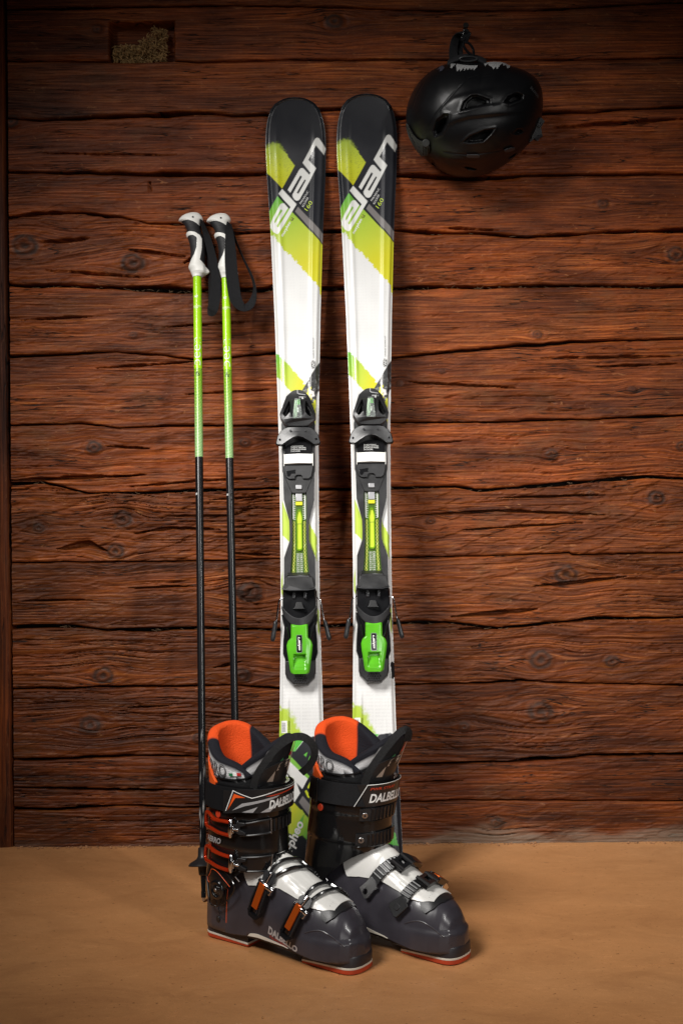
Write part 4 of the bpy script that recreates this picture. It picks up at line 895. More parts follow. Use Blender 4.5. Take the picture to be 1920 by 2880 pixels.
def strap(parent, pts, x_axis, name="wrist_strap"):
    """pts: (x, y, half width, facing angle, depth mm) in the grip's side-view units"""
    p = np.array(pts, float); q = spline(np.c_[gx(p[:, 0] - x_axis + 455) * 1000, -p[:, 4], gz(p[:, 1]) * 1000, p[:, 2] * K * 1000, p[:, 3]], 90)
    P = q[:, :3] * .001; T = np.gradient(P, axis=0); T /= np.linalg.norm(T, axis=1, keepdims=True)
    W = []
    for t, w, an in zip(T, q[:, 3], q[:, 4]):
        s_ = np.cross(t, (0, 1, 0)); s_ /= np.linalg.norm(s_) + 1e-9; n_ = np.cross(s_, t)
        W.append((s_ * math.cos(math.radians(an)) + n_ * math.sin(math.radians(an))) * w * .001)
    mb = MB(); mb.ribbon(P, np.array(W), .0016); return mb.obj(name, WEB, parent, .0004, 40)
strap(pole_a, [(540, 300, 40, 60, 4), (590, 480, 55, 50, 10), (650, 700, 62, 25, 12), (705, 950, 68, 15, 12), (750, 1200, 72, 10, 10), (770, 1450, 80, 10, 9), (755, 1700, 90, 5, 8), (725, 1880, 90, 0, 6), (690, 1960, 80, 20, 1), (660, 1900, 60, 30, -7), (655, 1700, 45, 50, -10), (650, 1350, 40, 60, -8), (630, 1000, 40, 60, -6), (600, 700, 40, 60, -4), (545, 340, 40, 60, -2)], 455)
strap(pole_b, [(1010, 330, 40, 60, 3), (1020, 480, 62, 30, 10), (1035, 700, 80, 8, 16), (1040, 950, 95, 0, 18), (1050, 1250, 102, 0, 17), (1070, 1500, 104, 0, 15), (1100, 1720, 100, 0, 13), (1160, 1840, 86, 4, 9), (1250, 1880, 75, 6, 4), (1340, 1810, 72, 10, -2), (1395, 1650, 60, 35, -7), (1410, 1470, 45, 60, -9), (1365, 1270, 36, 68, -8), (1250, 990, 30, 72, -6), (1140, 700, 30, 70, -4), (1070, 480, 34, 66, -2), (1030, 350, 36, 60, 0)], 940)

# ------------------------------------------------------------------ helmet
MATTE = M_("matte_black_shell", (.0045, .0045, .0052), .36, spec=.42, rvar=.04, bump=.10, bscale=1600)
HT = .000209
hel = empty("ski_helmet", tuple(px(1332, 334, -.052)), "matte black vented ski helmet hanging by its chin strap on the wall", "helmet")
_c = Vector((0, -CAM_D, CAM_H)) - hel.location; _y = -_c.normalized(); _x = Vector((1, 0, 0)); _x = (_x - _y * _x.dot(_y)).normalized(); _z = _x.cross(_y)   # hangs from its strap, crown tipped down towards the room
hel.rotation_euler = Matrix(((_x.x, _y.x, _z.x), (_x.y, _y.y, _z.y), (_x.z, _y.z, _z.z))).to_euler()
def hx(x): return (x - 790) * HT
def hzz(y): return -(y - 920) * HT * .955
OUT = np.array([(125, 900), (140, 780), (185, 660), (250, 560), (340, 475), (440, 418), (540, 385), (650, 368), (780, 372), (880, 385), (960, 378), (1040, 384), (1120, 420), (1210, 445), (1310, 490), (1385, 550), (1430, 640), (1448, 760), (1446, 880), (1420, 1010), (1375, 1110), (1290, 1210), (1180, 1310), (1050, 1405), (920, 1465), (780, 1495), (650, 1490), (530, 1455), (420, 1392), (320, 1310), (235, 1205), (170, 1090), (138, 1000)], float)
CX, CY = 780., 930.
def helmet():
    an = np.arctan2(-(OUT[:, 1] - CY), OUT[:, 0] - CX); ra = np.hypot(OUT[:, 0] - CX, OUT[:, 1] - CY); o = np.argsort(an); an = an[o]; ra = ra[o]
    na, nr = 420, 150; ph = np.linspace(-np.pi, np.pi, na, endpoint=False); R = np.interp(ph, np.r_[an[-1] - 2 * np.pi, an, an[0] + 2 * np.pi], np.r_[ra[-1], ra, ra[0]])
    kx = np.hanning(9); kx /= kx.sum(); R = np.convolve(np.pad(R, 4, 'wrap'), kx, 'valid')
    rho = np.sin(np.linspace(0.002, 1, nr) * np.pi / 2)
    RR = R[:, None] * rho[None, :]; U = CX + RR * np.cos(ph)[:, None]; Vv = CY - RR * np.sin(ph)[:, None]
    dep = .138 * np.sqrt(np.clip(1 - rho ** 2.25, 0, 1))[None, :] * np.ones((na, 1)) + .020
    h = np.zeros_like(U)
    # crease that separates the front shell, ridges, raised centre band
    def groove(pts, w, d):
        q, t = linedist(U, Vv, pts); return -d * np.exp(-(q / w) ** 2) * np.sin(np.pi * np.clip(t, .02, .98)) ** .3
    def fold(pts, w, d, side):
        q, t = linedist(U, Vv, pts); P = np.asarray(pts, float); best = polysd(U, Vv, side); s_ = np.where(best < 0, 1, -1) * q
        return d * np.tanh(s_ / w) * np.exp(-(q / (5 * w)) ** 2) * np.sin(np.pi * np.clip(t, .02, .98)) ** .5
    h += groove([(300, 1120), (340, 1040), (430, 880), (560, 720), (720, 548), (900, 505), (1140, 470)], 7, .0016)
    h += groove([(800, 550), (950, 520), (1130, 480)], 7, .0013)
    h += fold([(560, 985), (620, 945), (740, 912), (1010, 885), (1200, 870)], 16, .0022, [(500, 1000), (620, 945), (740, 912), (1010, 885), (1300, 860), (1300, 500), (500, 500)])
    h += fold([(500, 800), (600, 720), (700, 690), (900, 650), (1100, 630)], 18, .0020, [(480, 830), (600, 720), (700, 690), (900, 650), (1150, 630), (1150, 1000), (480, 1000)])
    h += fold([(690, 850), (800, 815), (930, 795), (1060, 780)], 12, .0016, [(600, 880), (690, 850), (800, 815), (930, 795), (1100, 780), (1100, 980), (600, 980)])
    h += groove([(200, 820), (240, 690), (300, 580)], 6, .0018)
    h += groove([(505, 1225), (620, 1245), (730, 1256), (880, 1245), (1060, 1215)], 5, .0020)
    vents = [[(662, 850), (690, 765), (755, 705), (810, 700), (930, 745), (935, 785), (770, 825)], [(412, 1030), (440, 930), (510, 875), (553, 876), (545, 960), (490, 1060), (430, 1085)], [(695, 1135), (760, 1078), (890, 1025), (985, 1012), (955, 1062), (885, 1132), (760, 1146)],
             [(1060, 770), (1100, 715), (1180, 680), (1240, 705), (1235, 745), (1110, 790)], [(1155, 1058), (1190, 1018), (1245, 1018), (1255, 1045), (1200, 1066)], [(690, 1366), (760, 1372), (835, 1395), (830, 1408), (740, 1398)], [(1115, 1295), (1180, 1245), (1215, 1240), (1190, 1280), (1130, 1310)], [(372, 1345), (392, 1292), (412, 1310), (442, 1395), (420, 1392)]]
    for k, P in enumerate(vents):
        d = polysd(U, Vv, P); inn = polysd(U, Vv, (np.array(P) - np.mean(P, 0)) * .72 + np.mean(P, 0) + [4, 6]); sz = 1 if k < 4 else .6
        h += .0011 * np.exp(-((d - 11) / 13) ** 2) * sz - .0062 * sstep(4, -14, d) * sz - .016 * sstep(4, -5, inn) * sz
    # goggle-brow edge and lower brim
    h += fold([(470, 1290), (600, 1310), (760, 1330), (960, 1310), (1180, 1210)], 14, .0012, [(470, 1290), (600, 1310), (760, 1330), (960, 1310), (1180, 1210), (1250, 900), (400, 900)])
    y = -(dep + h)
    V = np.stack([hx(U), y, hzz(Vv)], -1)
    ret = V[:, -1:].copy(); ret[..., 1] = -.012; r2 = ret.copy(); r2[..., 0] *= .90; r2[..., 2] *= .90; r2[..., 1] = -.010; r3 = r2.copy(); r3[..., 0] *= .9; r3[..., 2] *= .9; r3[..., 1] = -.05
    V2 = np.concatenate([V, ret, r2, r3], 1)
    mesh_obj("shell", V2.reshape(-1, 3), gridfaces(na, nr + 3, True, False)[:, ::-1], MATTE, hel)
    def surf(u, v, off=0):
        u = np.asarray(u, float); v = np.asarray(v, float); p = np.arctan2(-(v - CY), u - CX); rr = np.hypot(u - CX, v - CY) / np.interp(p, np.r_[ph, np.pi], np.r_[R, R[0]])
        rr = np.clip(rr, 0, .9985); y = -(.138 * np.sqrt(1 - rr ** 2.25) + .020)
        # push out along an approximate normal
        n = np.stack([(u - CX) * HT / .10, 0 * u - 1.0 * np.sqrt(1 - rr ** 2) - .05, -(v - CY) * HT / .09], -1); n /= np.linalg.norm(n, axis=-1, keepdims=True)
        return np.stack([hx(u), y, hzz(v)], -1) + n * np.asarray(off)[..., None]
    return surf
hs = helmet()
def hpatch(name, poly, off, th, mat, sub=14, bevel=0):
    P = np.array(poly, float); x0, x1 = P[:, 0].min(), P[:, 0].max(); y0, y1 = P[:, 1].min(), P[:, 1].max()
    n = max(8, int((x1 - x0) / sub)); m_ = max(8, int((y1 - y0) / sub)); gx_, gy_ = np.meshgrid(np.linspace(x0, x1, n), np.linspace(y0, y1, m_), indexing='ij'); d = polysd(gx_, gy_, P); F = gridfaces(n, m_); ok = (d.ravel()[F] < 1e-6).all(1); F = F[ok]
    idx = np.unique(F); mp = np.zeros(n * m_, int); mp[idx] = np.arange(len(idx)); F = mp[F]; t = hs(gx_.ravel()[idx], gy_.ravel()[idx], off + th); o = mesh_obj(name, t, F, mat, hel)
    s_ = o.modifiers.new("s", 'SOLIDIFY'); s_.thickness = th; s_.offset = 0
    return o
# rim trim at the brow
GREYT = M_("grey_rubber_trim", (.022, .023, .021), .50, var=.2, bump=.2, bscale=900)
hpatch("brow_trim", [(150, 945), (185, 985), (225, 1055), (275, 1105), (325, 1125), (380, 1140), (392, 1190), (375, 1255), (330, 1265), (300, 1275), (235, 1195), (180, 1100), (152, 1010)], .0012, .002, GREYT, 5)
for k in range(4): hpatch("trim_rib", [(330 + k * 14, 1165), (337 + k * 14, 1165), (333 + k * 14, 1250), (326 + k * 14, 1250)], .0045, .0015, GREYT, 2)
mb = MB(); c = hs(352, 1140, .003); mb.tube([c, c + np.array([.0, -.006, 0])], [.0085, .0075], 16); mb.obj("trim_button", GREYT, hel, .001)
for P in ([(172, 1020), (190, 1035), (205, 1075), (196, 1085), (180, 1055)], [(210, 1080), (245, 1135), (238, 1148), (205, 1105)], [(282, 1172), (294, 1172), (294, 1186), (282, 1186)]): hpatch("trim_slot", P, .0038, .0008, PRINTB, 3)
for (x, y, w, h_, t) in ((790, 1257, 62, 20, -.03), (1123, 1205, 52, 19, .25)):
    tt = np.linspace(0, 2 * np.pi, 30)[:-1]; a_ = w * np.sign(np.cos(tt)) * np.abs(np.cos(tt)) ** .6; b_ = h_ * np.sign(np.sin(tt)) * np.abs(np.sin(tt)) ** .6
    hpatch("vent_slider", np.c_[x + a_ * math.cos(t) + b_ * math.sin(t), y - a_ * math.sin(t) + b_ * math.cos(t)], .0016, .002, MGR, 4)
# mountain skyline print: slanted hairlines of uneven length hanging from the rim
PRW = M_("helmet_print", (.55, .55, .55), .45)
def skyline(x0, x1, ytop, jag):
    n = int((x1 - x0) / 6.2); mb = MB()
    for k in range(n):
        x = x0 + k * (x1 - x0) / n; L = np.interp((x - x0) / (x1 - x0), jag[0], jag[1]); y0 = np.interp(x, ytop[0], ytop[1]) + 4; q = np.linspace(0, 1, 5); xs_ = x - q * L * .38; ys = y0 + q * L
        a = hs(xs_, ys, .0009); b = hs(xs_ + 4.0, ys, .0009); mb.add(np.concatenate([a, b]), [(i, i + 1, 6 + i, 5 + i) for i in range(4)])
    mb.obj("skyline_print", PRW, hel, sharp=None)
TOP = ([540, 560, 600, 660, 720, 780, 820, 860, 900, 960, 1040, 1080, 1125], [392, 398, 402, 414, 422, 424, 420, 400, 390, 382, 388, 402, 425])
skyline(560, 606, TOP, ([0, .3, .6, .8, 1], [12, 46, 44, 14, 10])); skyline(616, 812, TOP, ([0, .15, .22, .3, .38, .46, .52, .6, .66, .75, .82, .9, 1], [20, 70, 40, 66, 22, 58, 24, 50, 24, 44, 22, 50, 10]))
skyline(875, 1118, TOP, ([0, .08, .14, .2, .35, .45, .5, .58, .64, .7, .76, .84, .92, 1], [14, 40, 12, 36, 56, 82, 50, 78, 34, 12, 32, 14, 40, 20]))
v, f = flat_fill([[(-38, 12), (-20, 4), (-10, -18), (14, -30), (38, -6), (20, 26), (-8, 34), (-2, 10)]]); mesh_obj("emblem", hs(462 + v[:, 0], 445 + v[:, 1], .001), f, M_("emblem_grey", (.05, .052, .07), .4), hel, smooth=False)
v, f = text_fill("SALOMON", 34, .0); v *= np.array([120 / v[:, 0].max(), 1, 1]); an = math.radians(50); mesh_obj("lettering", hs(1296 + v[:, 0] * math.cos(an) + v[:, 1] * math.sin(an), 640 + v[:, 0] * math.sin(an) - v[:, 1] * math.cos(an), .0012), f, M_("faded_print", (.10, .10, .105), .4), hel, smooth=False)
# ear pad seen above the rim
mb = MB(); t = np.linspace(0, 1, 20); P = np.c_[hx(525 + 365 * t), -.045 + 0 * t, hzz(398 - 62 * np.sin(np.pi * t) ** .7)]
mb.ribbon(P, np.repeat([[0, .016, .004]], 20, 0), .007); mb.obj("ear_pad", M_("pad_fabric", (.006, .006, .008), .85, var=.2), hel, .003)
tt = np.linspace(0, 2 * np.pi, 25)[:-1]; mb = MB(); c0 = np.array([hx(720), -.060, hzz(358)]); mb.tube(c0 + np.c_[.017 * np.cos(tt), 0 * tt - .002, .0042 * np.sin(tt)], .0022, 8, closed=True); mb.obj("pad_opening_rim", BLK, hel)
# goggle clip on the back rim
mb = MB(); c1 = np.array([hx(1385), -.052, hzz(1030)])
for P, z0, z1 in (([(1322, 1150), (1335, 1010), (1425, 912), (1462, 945), (1430, 1010), (1445, 1075), (1405, 1140), (1370, 1120)], -.050, -.064), ([(1345, 1120), (1352, 1020), (1410, 955), (1425, 1000), (1415, 1060), (1380, 1110)], -.063, -.068)):
    v, f = flat_fill([[(hx(a), hzz(b)) for a, b in P]], (z0 - z1) / 2); mb.add(np.c_[v[:, 0], v[:, 2] + (z0 + z1) / 2, v[:, 1]], f)
mb.obj("goggle_clip", BLK, hel, 0, 40)
mb = MB(); mb.tube([(hx(1330), -.066, hzz(1140)), (hx(1338), -.066, hzz(1015)), (hx(1420), -.060, hzz(915))], .0011, 6); mb.tube([(hx(1375), -.066, hzz(1120)), (hx(1440), -.06, hzz(1080))], .004, 8); mb.tube([(hx(1400), -.068, hzz(1010)), (hx(1450), -.06, hzz(950))], .003, 8); mb.obj("goggle_clip_edge", MGR, hel)
# chin strap and buckle, hung over a peg
def hp(x, y, d): return (hx(x), -d, hzz(y))
mb = MB(); P = spline([hp(585, 370, .045), hp(575, 300, .030), hp(580, 210, .024), hp(605, 135, .026), hp(650, 100, .034), hp(690, 112, .040)], 40); mb.ribbon(P, np.repeat([[.0085, .002, .002]], 40, 0), .002)
P = spline([hp(640, 372, .040), hp(632, 300, .024), hp(625, 210, .018), hp(640, 140, .020), hp(672, 120, .028)], 30); mb.ribbon(P, np.repeat([[.0075, .004, .001]], 30, 0), .002); mb.obj("chin_strap", WEB, hel, .0003)
mb = MB(); 
for c_, r_ in ((hp(690, 105, .044), .0075), (hp(665, 165, .046), .006)): mb.tube([np.array(c_) + np.array([0, .007, 0]), np.array(c_) - np.array([0, .005, 0])], [r_, r_ * .8], 14)
mb.box(hp(690, 150, .044), (.008, .005, .011), np.array(Matrix.Rotation(.35, 3, 'Y'))); mb.obj("buckle", BLKG, hel, .0012)
mb = MB(); P = spline([hp(668, 205, .046), hp(682, 250, .048), hp(725, 300, .048), hp(768, 322, .046), hp(762, 262, .046), hp(725, 212, .046), hp(680, 198, .046)], 40); mb.tube(P, .0026, 8); mb.obj("buckle_loop", BLKG, hel)
peg = MB(); q = px(1303, 103, 0); peg.tube([(q.x, .02, q.z), (q.x, -.036, q.z + .004), (q.x, -.044, q.z + .006)], [.0045, .0045, .006], 14)
pg = peg.obj("wall_peg", M_("dark_iron", (.02, .018, .016), .6, metal=.6, var=.3), None, .0006); tag(pg, "dark iron peg in the wall that carries the helmet strap", "peg")

# ------------------------------------------------------------------ ski boots
SHELL = M_("smoky_shell", (.037, .034, .042), .34, coat=.16, var=.16, vscale=30, rvar=.08)
CUFF = M_("gloss_black_shell", (.0065, .0064, .0068), .17, coat=.4, rvar=.05, vscale=25)
TONGW = M_("white_shell", (.66, .65, .62), .30, coat=.2, var=.05, vscale=25, rvar=.05)
ORANGE = M_("orange_plastic", (.72, .095, .014), .35, var=.06)
REDM = M_("anodised_red", (.50, .035, .006), .22, metal=.55, rvar=.05)
ORM = M_("anodised_orange", (.62, .11, .012), .25, metal=.6, rvar=.05)
SOLER = M_("red_sole_rubber", (.42, .045, .012), .55, var=.15, vscale=60)
SOLEW = M_("cream_sole", (.62, .58, .50), .45, var=.08)
SOLED = M_("dark_sole", (.020, .019, .023), .40, rvar=.06)
LINER = M_("liner_fabric", (.5, .5, .5), .85, spec=.25, attr="print")
VELC = M_("velcro", (.009, .009, .010), .95, spec=.1, bump=1, bscale=1500)
BADGE = M_("badge_black", (.014, .013, .013), .30, coat=.3)
LOOPW = weave(M_("loop_webbing", (.020, .020, .021), .7, spec=.3, var=.4, vscale=300), 260, 1.0, .002)
TAN = M_("badge_tan", (.40, .32, .26), .45)
def fabric_bump(mat, scale):
    N, L = nt(mat); b = N["Principled BSDF"]; tc = N.new("ShaderNodeTexCoord"); vo = N.new("ShaderNodeTexVoronoi"); vo.inputs["Scale"].default_value = scale
    L.new(tc.outputs["Object"], vo.inputs["Vector"]); bp = N.new("ShaderNodeBump"); bp.inputs["Strength"].default_value = .6; bp.inputs["Distance"].default_value = .0012; bp.invert = True
    L.new(vo.outputs["Distance"], bp.inputs["Height"]); L.new(bp.outputs[0], b.inputs["Normal"])
fabric_bump(LINER, 420)
I_ = np.interp
def _shell(x, t):
    w = I_(x, [-.0165, -.0158, -.013, -.006, .012, .05, .1, .15, .2, .235, .262, .280, .292, .2985, .3015, .3025], [.0, .009, .019, .031, .0385, .0435, .0425, .047, .0515, .0510, .0470, .0395, .0295, .019, .0095, .0])
    zt = I_(x, [-.0167, -.0155, -.012, -.006, .03, .08, .12, .145, .166, .19, .21, .235, .256, .272, .284, .293, .299, .3026], [.06, .08, .105, .125, .150, .168, .160, .147, .1345, .122, .1130, .1040, .0965, .0890, .0790, .0670, .051, .034])
    zb = I_(x, [-.01, .06, .12, .18, .24, .302], [.018, .020, .026, .026, .019, .019])
    e = I_(x, [0, .08, .14, .2, .25, .28, .3], [.80, 1.0, 1.02, .95, .86, .76, .70])
    c = np.cos(t); s = np.clip(np.sin(t), 0, 1); y = -w * np.sign(c) * np.abs(c) ** e; z = zb + (zt - zb) * s ** I_(x, [0, .12, .2, .26, .3], [.9, 1.0, 1.05, .95, .85])
    # toe bumper: step around the toe and a soft crease along the side
    z_ = z
    st = sstep(.052, .046, z_) * sstep(.19, .23, x); y = y * (1 + .035 * st)
    return np.stack([x + .0035 * st * sstep(.25, .295, x), y, z_], -1)
def _cuffsec(z):
    xr = I_(z, [.05, .1, .15, .2, .26, .32], [-.0135, -.0135, -.0100, -.0060, -.0020, -.0050]); xf = I_(z, [.05, .1, .15, .2, .26, .32], [.098, .122, .134, .131, .134, .136]); b = I_(z, [.05, .1, .15, .2, .26, .32], [.0455, .0480, .0475, .0480, .0515, .053])
    return xr, xf, b
def _cuff(th, z):
    xr, xf, b = _cuffsec(z); c = np.cos(th); s = np.sin(th); b = b + .0018 * sstep(.158, .163, z) * sstep(.26, .2, z) + .0015 * sstep(.206, .211, z)
    return np.stack([(xr + xf) / 2 + (xf - xr) / 2 * np.sign(c) * np.abs(c) ** .92, -b * np.sign(s) * np.abs(s) ** .88, z + 0 * th], -1)
def offs(fn, u, v, off, du=1e-3, dv=5e-4):
    u, v = np.broadcast_arrays(np.asarray(u, float), np.asarray(v, float)); p = fn(u, v)
    if np.all(np.asarray(off) == 0): return p
    a = fn(u + du, v) - fn(u - du, v); b = fn(u, v + dv) - fn(u, v - dv); n = np.cross(a, b); n /= np.linalg.norm(n, axis=-1, keepdims=True) + 1e-12
    return p + n * np.asarray(off, float)[..., None]
def shellP(x, t, off=0.): return offs(_shell, x, t, np.asarray(off, float), 8e-4, 2e-2)
def cuffP(th, z, off=0.): return offs(_cuff, th, z, -np.asarray(off), 1e-2, 8e-4)
D_ = math.radians
def slab(name, P, U, V, o0, o1, mat, parent, sharp=45, smooth=True):
    """solid patch of surface P over the parameter grids U, V between two offsets"""
    U, V = np.broadcast_arrays(np.asarray(U, float), np.asarray(V, float)); nu, nv = U.shape
    a = P(U, V, np.broadcast_to(o0, U.shape)); b = P(U, V, np.broadcast_to(o1, U.shape)); v = np.concatenate([a.reshape(-1, 3), b.reshape(-1, 3)]); n = nu * nv
    F = gridfaces(nu, nv); f = [tuple(q) for q in (F + n)] + [tuple(q[::-1]) for q in F]
    ed = [i * nv for i in range(nu)], [i * nv + nv - 1 for i in range(nu)], list(range(nv)), [(nu - 1) * nv + j for j in range(nv)]
    for e, fl in zip(ed, (1, 0, 0, 1)):
        for p, q in zip(e[:-1], e[1:]): f.append((p, q, q + n, p + n) if not fl else (q, p, p + n, q + n))
    return mesh_obj(name, v, f, mat, parent, smooth, sharp)
def on_tube(P, us, vs, off, r, n=8): mb = MB(); mb.tube(P(np.asarray(us, float), np.asarray(vs, float), off), r, n); return mb
def frame_at(P, u, v, off, du, dv):
    """position and axes on a surface: along (du,dv), sideways, outwards"""
    p = P(np.array(u), np.array(v), off); q = P(np.array(u + du), np.array(v + dv), off); o = P(np.array(u), np.array(v), off + .004)
    n = o - p; n /= np.linalg.norm(n); a = q - p; a -= n * (a @ n); a /= np.linalg.norm(a); s = np.cross(n, a); M = np.eye(4); M[:3, 0] = a; M[:3, 1] = s; M[:3, 2] = n; M[:3, 3] = p; return M
def on_cuff_text(body, size, th0, z0, L, mat, parent, off, slope=0., shear=0., bold=0, name="lettering"):
    """lettering run round the cuff, starting at th0 and advancing towards the front"""
    v, f = text_fill(body, size, shear, bold=bold); v = v * np.array([L / v[:, 0].max(), 1, 1]); th = np.linspace(th0, th0 - 2.6, 300); p = _cuff(th, np.full(300, z0)); s = np.r_[0, np.cumsum(np.linalg.norm(np.diff(p, axis=0), axis=1))]
    u = I_(v[:, 0], s, th); return mesh_obj(name, cuffP(u, z0 + v[:, 1] + slope * v[:, 0], off), f, mat, parent, smooth=False)
def cuff_poly(name, poly, th0, z0, mat, parent, off, th_=.0004):
    """flat badge shape (mm along the cuff towards the front, mm up) laid on the cuff"""
    P = np.array(poly, float) * .001; n, m_ = 44, 26; gx_, gy_ = np.meshgrid(np.linspace(P[:, 0].min(), P[:, 0].max(), n), np.linspace(P[:, 1].min(), P[:, 1].max(), m_), indexing='ij')
    v, f = flat_fill([P]); 
    # resample long outlines so the badge bends with the cuff
    Q = []
    for i in range(len(P)):
        a, b = P[i], P[(i + 1) % len(P)]; k = max(1, int(np.linalg.norm(b - a) / .004)); Q += [a + (b - a) * t / k for t in range(k)]
    inner = [(x, y) for x, y in zip(gx_.ravel()[::3], gy_.ravel()[::3])]
    from mathutils.geometry import delaunay_2d_cdt
    Q = np.array(Q); ins = np.array(inner); ins = ins[polysd(ins[:, 0], ins[:, 1], Q) < -.0012] if len(ins) else ins
    allp = [Vector((float(a), float(b))) for a, b in np.vstack([Q, ins])]; ne = len(Q)
    r = delaunay_2d_cdt(allp, [(i, (i + 1) % ne) for i in range(ne)], [list(range(ne))], 1, 1e-7); v = np.array([tuple(p) for p in r[0]]); f = [tuple(t) for t in r[2]]
    th = np.linspace(th0, th0 - 2.8, 300); p = _cuff(th, np.full(300, z0)); s = np.r_[0, np.cumsum(np.linalg.norm(np.diff(p, axis=0), axis=1))]; s0 = 0
    u = I_(v[:, 0], s, th); o = mesh_obj(name, cuffP(u, z0 + v[:, 1], off), f, mat, parent); return o

def make_boot(kind):
    root = empty("ski_boot"); A_ = kind == 'A'
    # lower shell
    x = np.unique(np.concatenate([np.linspace(-.0165, .0, 16), np.linspace(0, .27, 80), np.linspace(.27, .3025, 26)])); t = np.linspace(0, np.pi, 70); U, T = np.meshgrid(x, t, indexing='ij')
    V = _shell(U, T); b1 = V[:, :1].copy(); b1[..., 1] *= .8; b1[..., 2] -= .005; b2 = V[:, -1:].copy(); b2[..., 1] *= .8; b2[..., 2] -= .005; V = np.concatenate([b1, V, b2], 1)
    mesh_obj("lower_shell", V.reshape(-1, 3), gridfaces(len(x), 72, False, True), SHELL, root, sharp=60)
    # soles: plan outlines
    def lug(xa, xb, w0, w1, round_front):
        n = 14; P = []
        if round_front:
            for k in range(n + 1): a = -math.pi / 2 + math.pi * k / n; P.append((xb - .030 + .030 * math.cos(a) ** .8, w1 * math.copysign(abs(math.sin(a)) ** .75, math.sin(a))))
            P += [(xa, w0), (xa, -w0)]
        else:
            for k in range(n + 1): a = math.pi / 2 + math.pi * k / n; P.append((xa + .024 + .024 * -abs(math.cos(a)) ** .8, w0 * math.copysign(abs(math.sin(a)) ** .75, math.sin(a))))
            P += [(xb, -w1), (xb, w1)]
        return np.array(P)
    toe = lug(.203, .3065, .033, .0345, True); hl = lug(-.0145, .088, .0340, .0325, False)
    def wavy(z, amp, P): return z + amp * np.clip(np.sin((P[:, 0] - .02) * 46), -.6, 1) * np.sign(np.abs(P[:, 1]) + 1)
    for nm, P, xm in (("toe_sole", toe, .25), ("heel_sole", hl, .04)):
        z1 = np.where(P[:, 0] > xm, .0078, .0042) if nm == "toe_sole" else np.where(P[:, 0] < xm, .0072, .0045)
        mb = MB(); mb.stack([np.c_[P * [1, .985], 0 * P[:, 0] + .0004], np.c_[P, 0 * P[:, 0] + .003], np.c_[P, z1]]); so = mb.obj(nm, SOLER, root, .0008)
        mb = MB(); mb.stack([np.c_[P * [1, 1.012], z1 - .0005], np.c_[P * [1, 1.012], z1 + .0026]]); mb.obj("sole_stripe", SOLEW, so, .0004)
        zt = .0275 if nm == "toe_sole" else .032
        mb = MB(); mb.stack([np.c_[P * [1, 1.004], z1 + .0024], np.c_[P * [1, 1.004], 0 * z1 + zt - .003], np.c_[P * [.995, .96], 0 * z1 + zt]]); mb.obj("sole_ledge", SOLED, so, .0012)
        mb = MB()
        for k in range(0):
            xx = P[:, 0].min() + .012 + k * (P[:, 0].max() - P[:, 0].min() - .02) / 9
            mb.box((xx, -.0338, .0012), (.0022, .0010, .0012))
    mb = MB(); mb.stack([np.array([(xx, -w_, z0), (xx, w_, z0), (xx, w_ * 1.05, z1), (xx, -w_ * 1.05, z1)]) for xx, w_, z0, z1 in ((.07, .031, .012, .03), (.11, .033, .017, .034), (.16, .036, .016, .034), (.215, .036, .010, .03))]); mb.obj("arch_bridge", SOLED, root, .002)
    if A_: slab("arch_flash", shellP, np.linspace(.098, .190, 30)[:, None], (np.linspace(.0, 1, 6)[None, :] * np.linspace(.085, .01, 30)[:, None] * np.linspace(0, 1, 30)[:, None] ** .35 + .002), .0004, .0012, SOLEW, root)
    # white instep plate and black toe wedge
    xx = np.linspace(.076, .262, 70); t0 = I_(xx, [.076, .084, .094, .112, .125, .140, .16, .2, .225, .245, .262], [.84, .68, .58, .62, .66, .72, .82, .90, .90, .98, 1.16]); t1 = np.pi - t0 * .97
    q = np.linspace(0, 1, 40)[None, :]; TT = t0[:, None] + (t1 - t0)[:, None] * q; rib = .0009 * np.exp(-((xx[:, None] - .198) / .03) ** 2) * (np.sin((TT - 1.2) * 46) > .3) * sstep(1.32, 1.12, TT) * sstep(.92, 1.0, TT)
    step = .0012 * sstep(.142, .146, xx)[:, None] + .0008 * sstep(1.40, 1.44, TT)
    slab("instep_plate", shellP, xx[:, None], TT, .0008, .0024 + step + rib, TONGW, root, 50)
    xw = np.linspace(.240, .273, 26); ta = I_(xw, [.240, .247, .256, .266, .273], [1.00, .80, .76, .98, 1.40]); tb = np.pi - ta; slab("toe_wedge", shellP, xw[:, None], ta[:, None] + (tb - ta)[:, None] * np.linspace(0, 1, 24)[None, :], .0008, .0036 - .0016 * ((xw[:, None] - .252) / .02) ** 2, BLK, root, 50)
    # side crease on the forefoot
    xx = np.linspace(.222, .286, 30); mb = on_tube(shellP, xx, .40 + .16 * np.sin((xx - .222) / .064 * np.pi), .0002, .0011, 6); mb.obj("forefoot_crease", SHELL, root)
    # cuff
    NC = 260; th = np.linspace(0, 2 * np.pi, NC, endpoint=False); dg = np.degrees(th); dd = np.minimum(dg, 360 - dg)
    zb = I_(dd, [0, 25, 45, 62, 78, 92, 108, 125, 145, 180], [.155, .152, .144, .132, .112, .086, .067, .067, .080, .085]); zb = np.convolve(np.pad(zb, 12, 'wrap'), np.hanning(27)[1:-1] / np.hanning(27)[1:-1].sum(), 'valid'); ztp = .263 + .0 * np.cos(th)
    vv = np.linspace(0, 1, 60); Z = zb[:, None] + (ztp - zb)[:, None] * vv[None, :]; T = np.repeat(th[:, None], 60, 1)
    offl = .0035 + .0030 * sstep(.145, .10, Z) * np.abs(np.sin(T)) ** 2
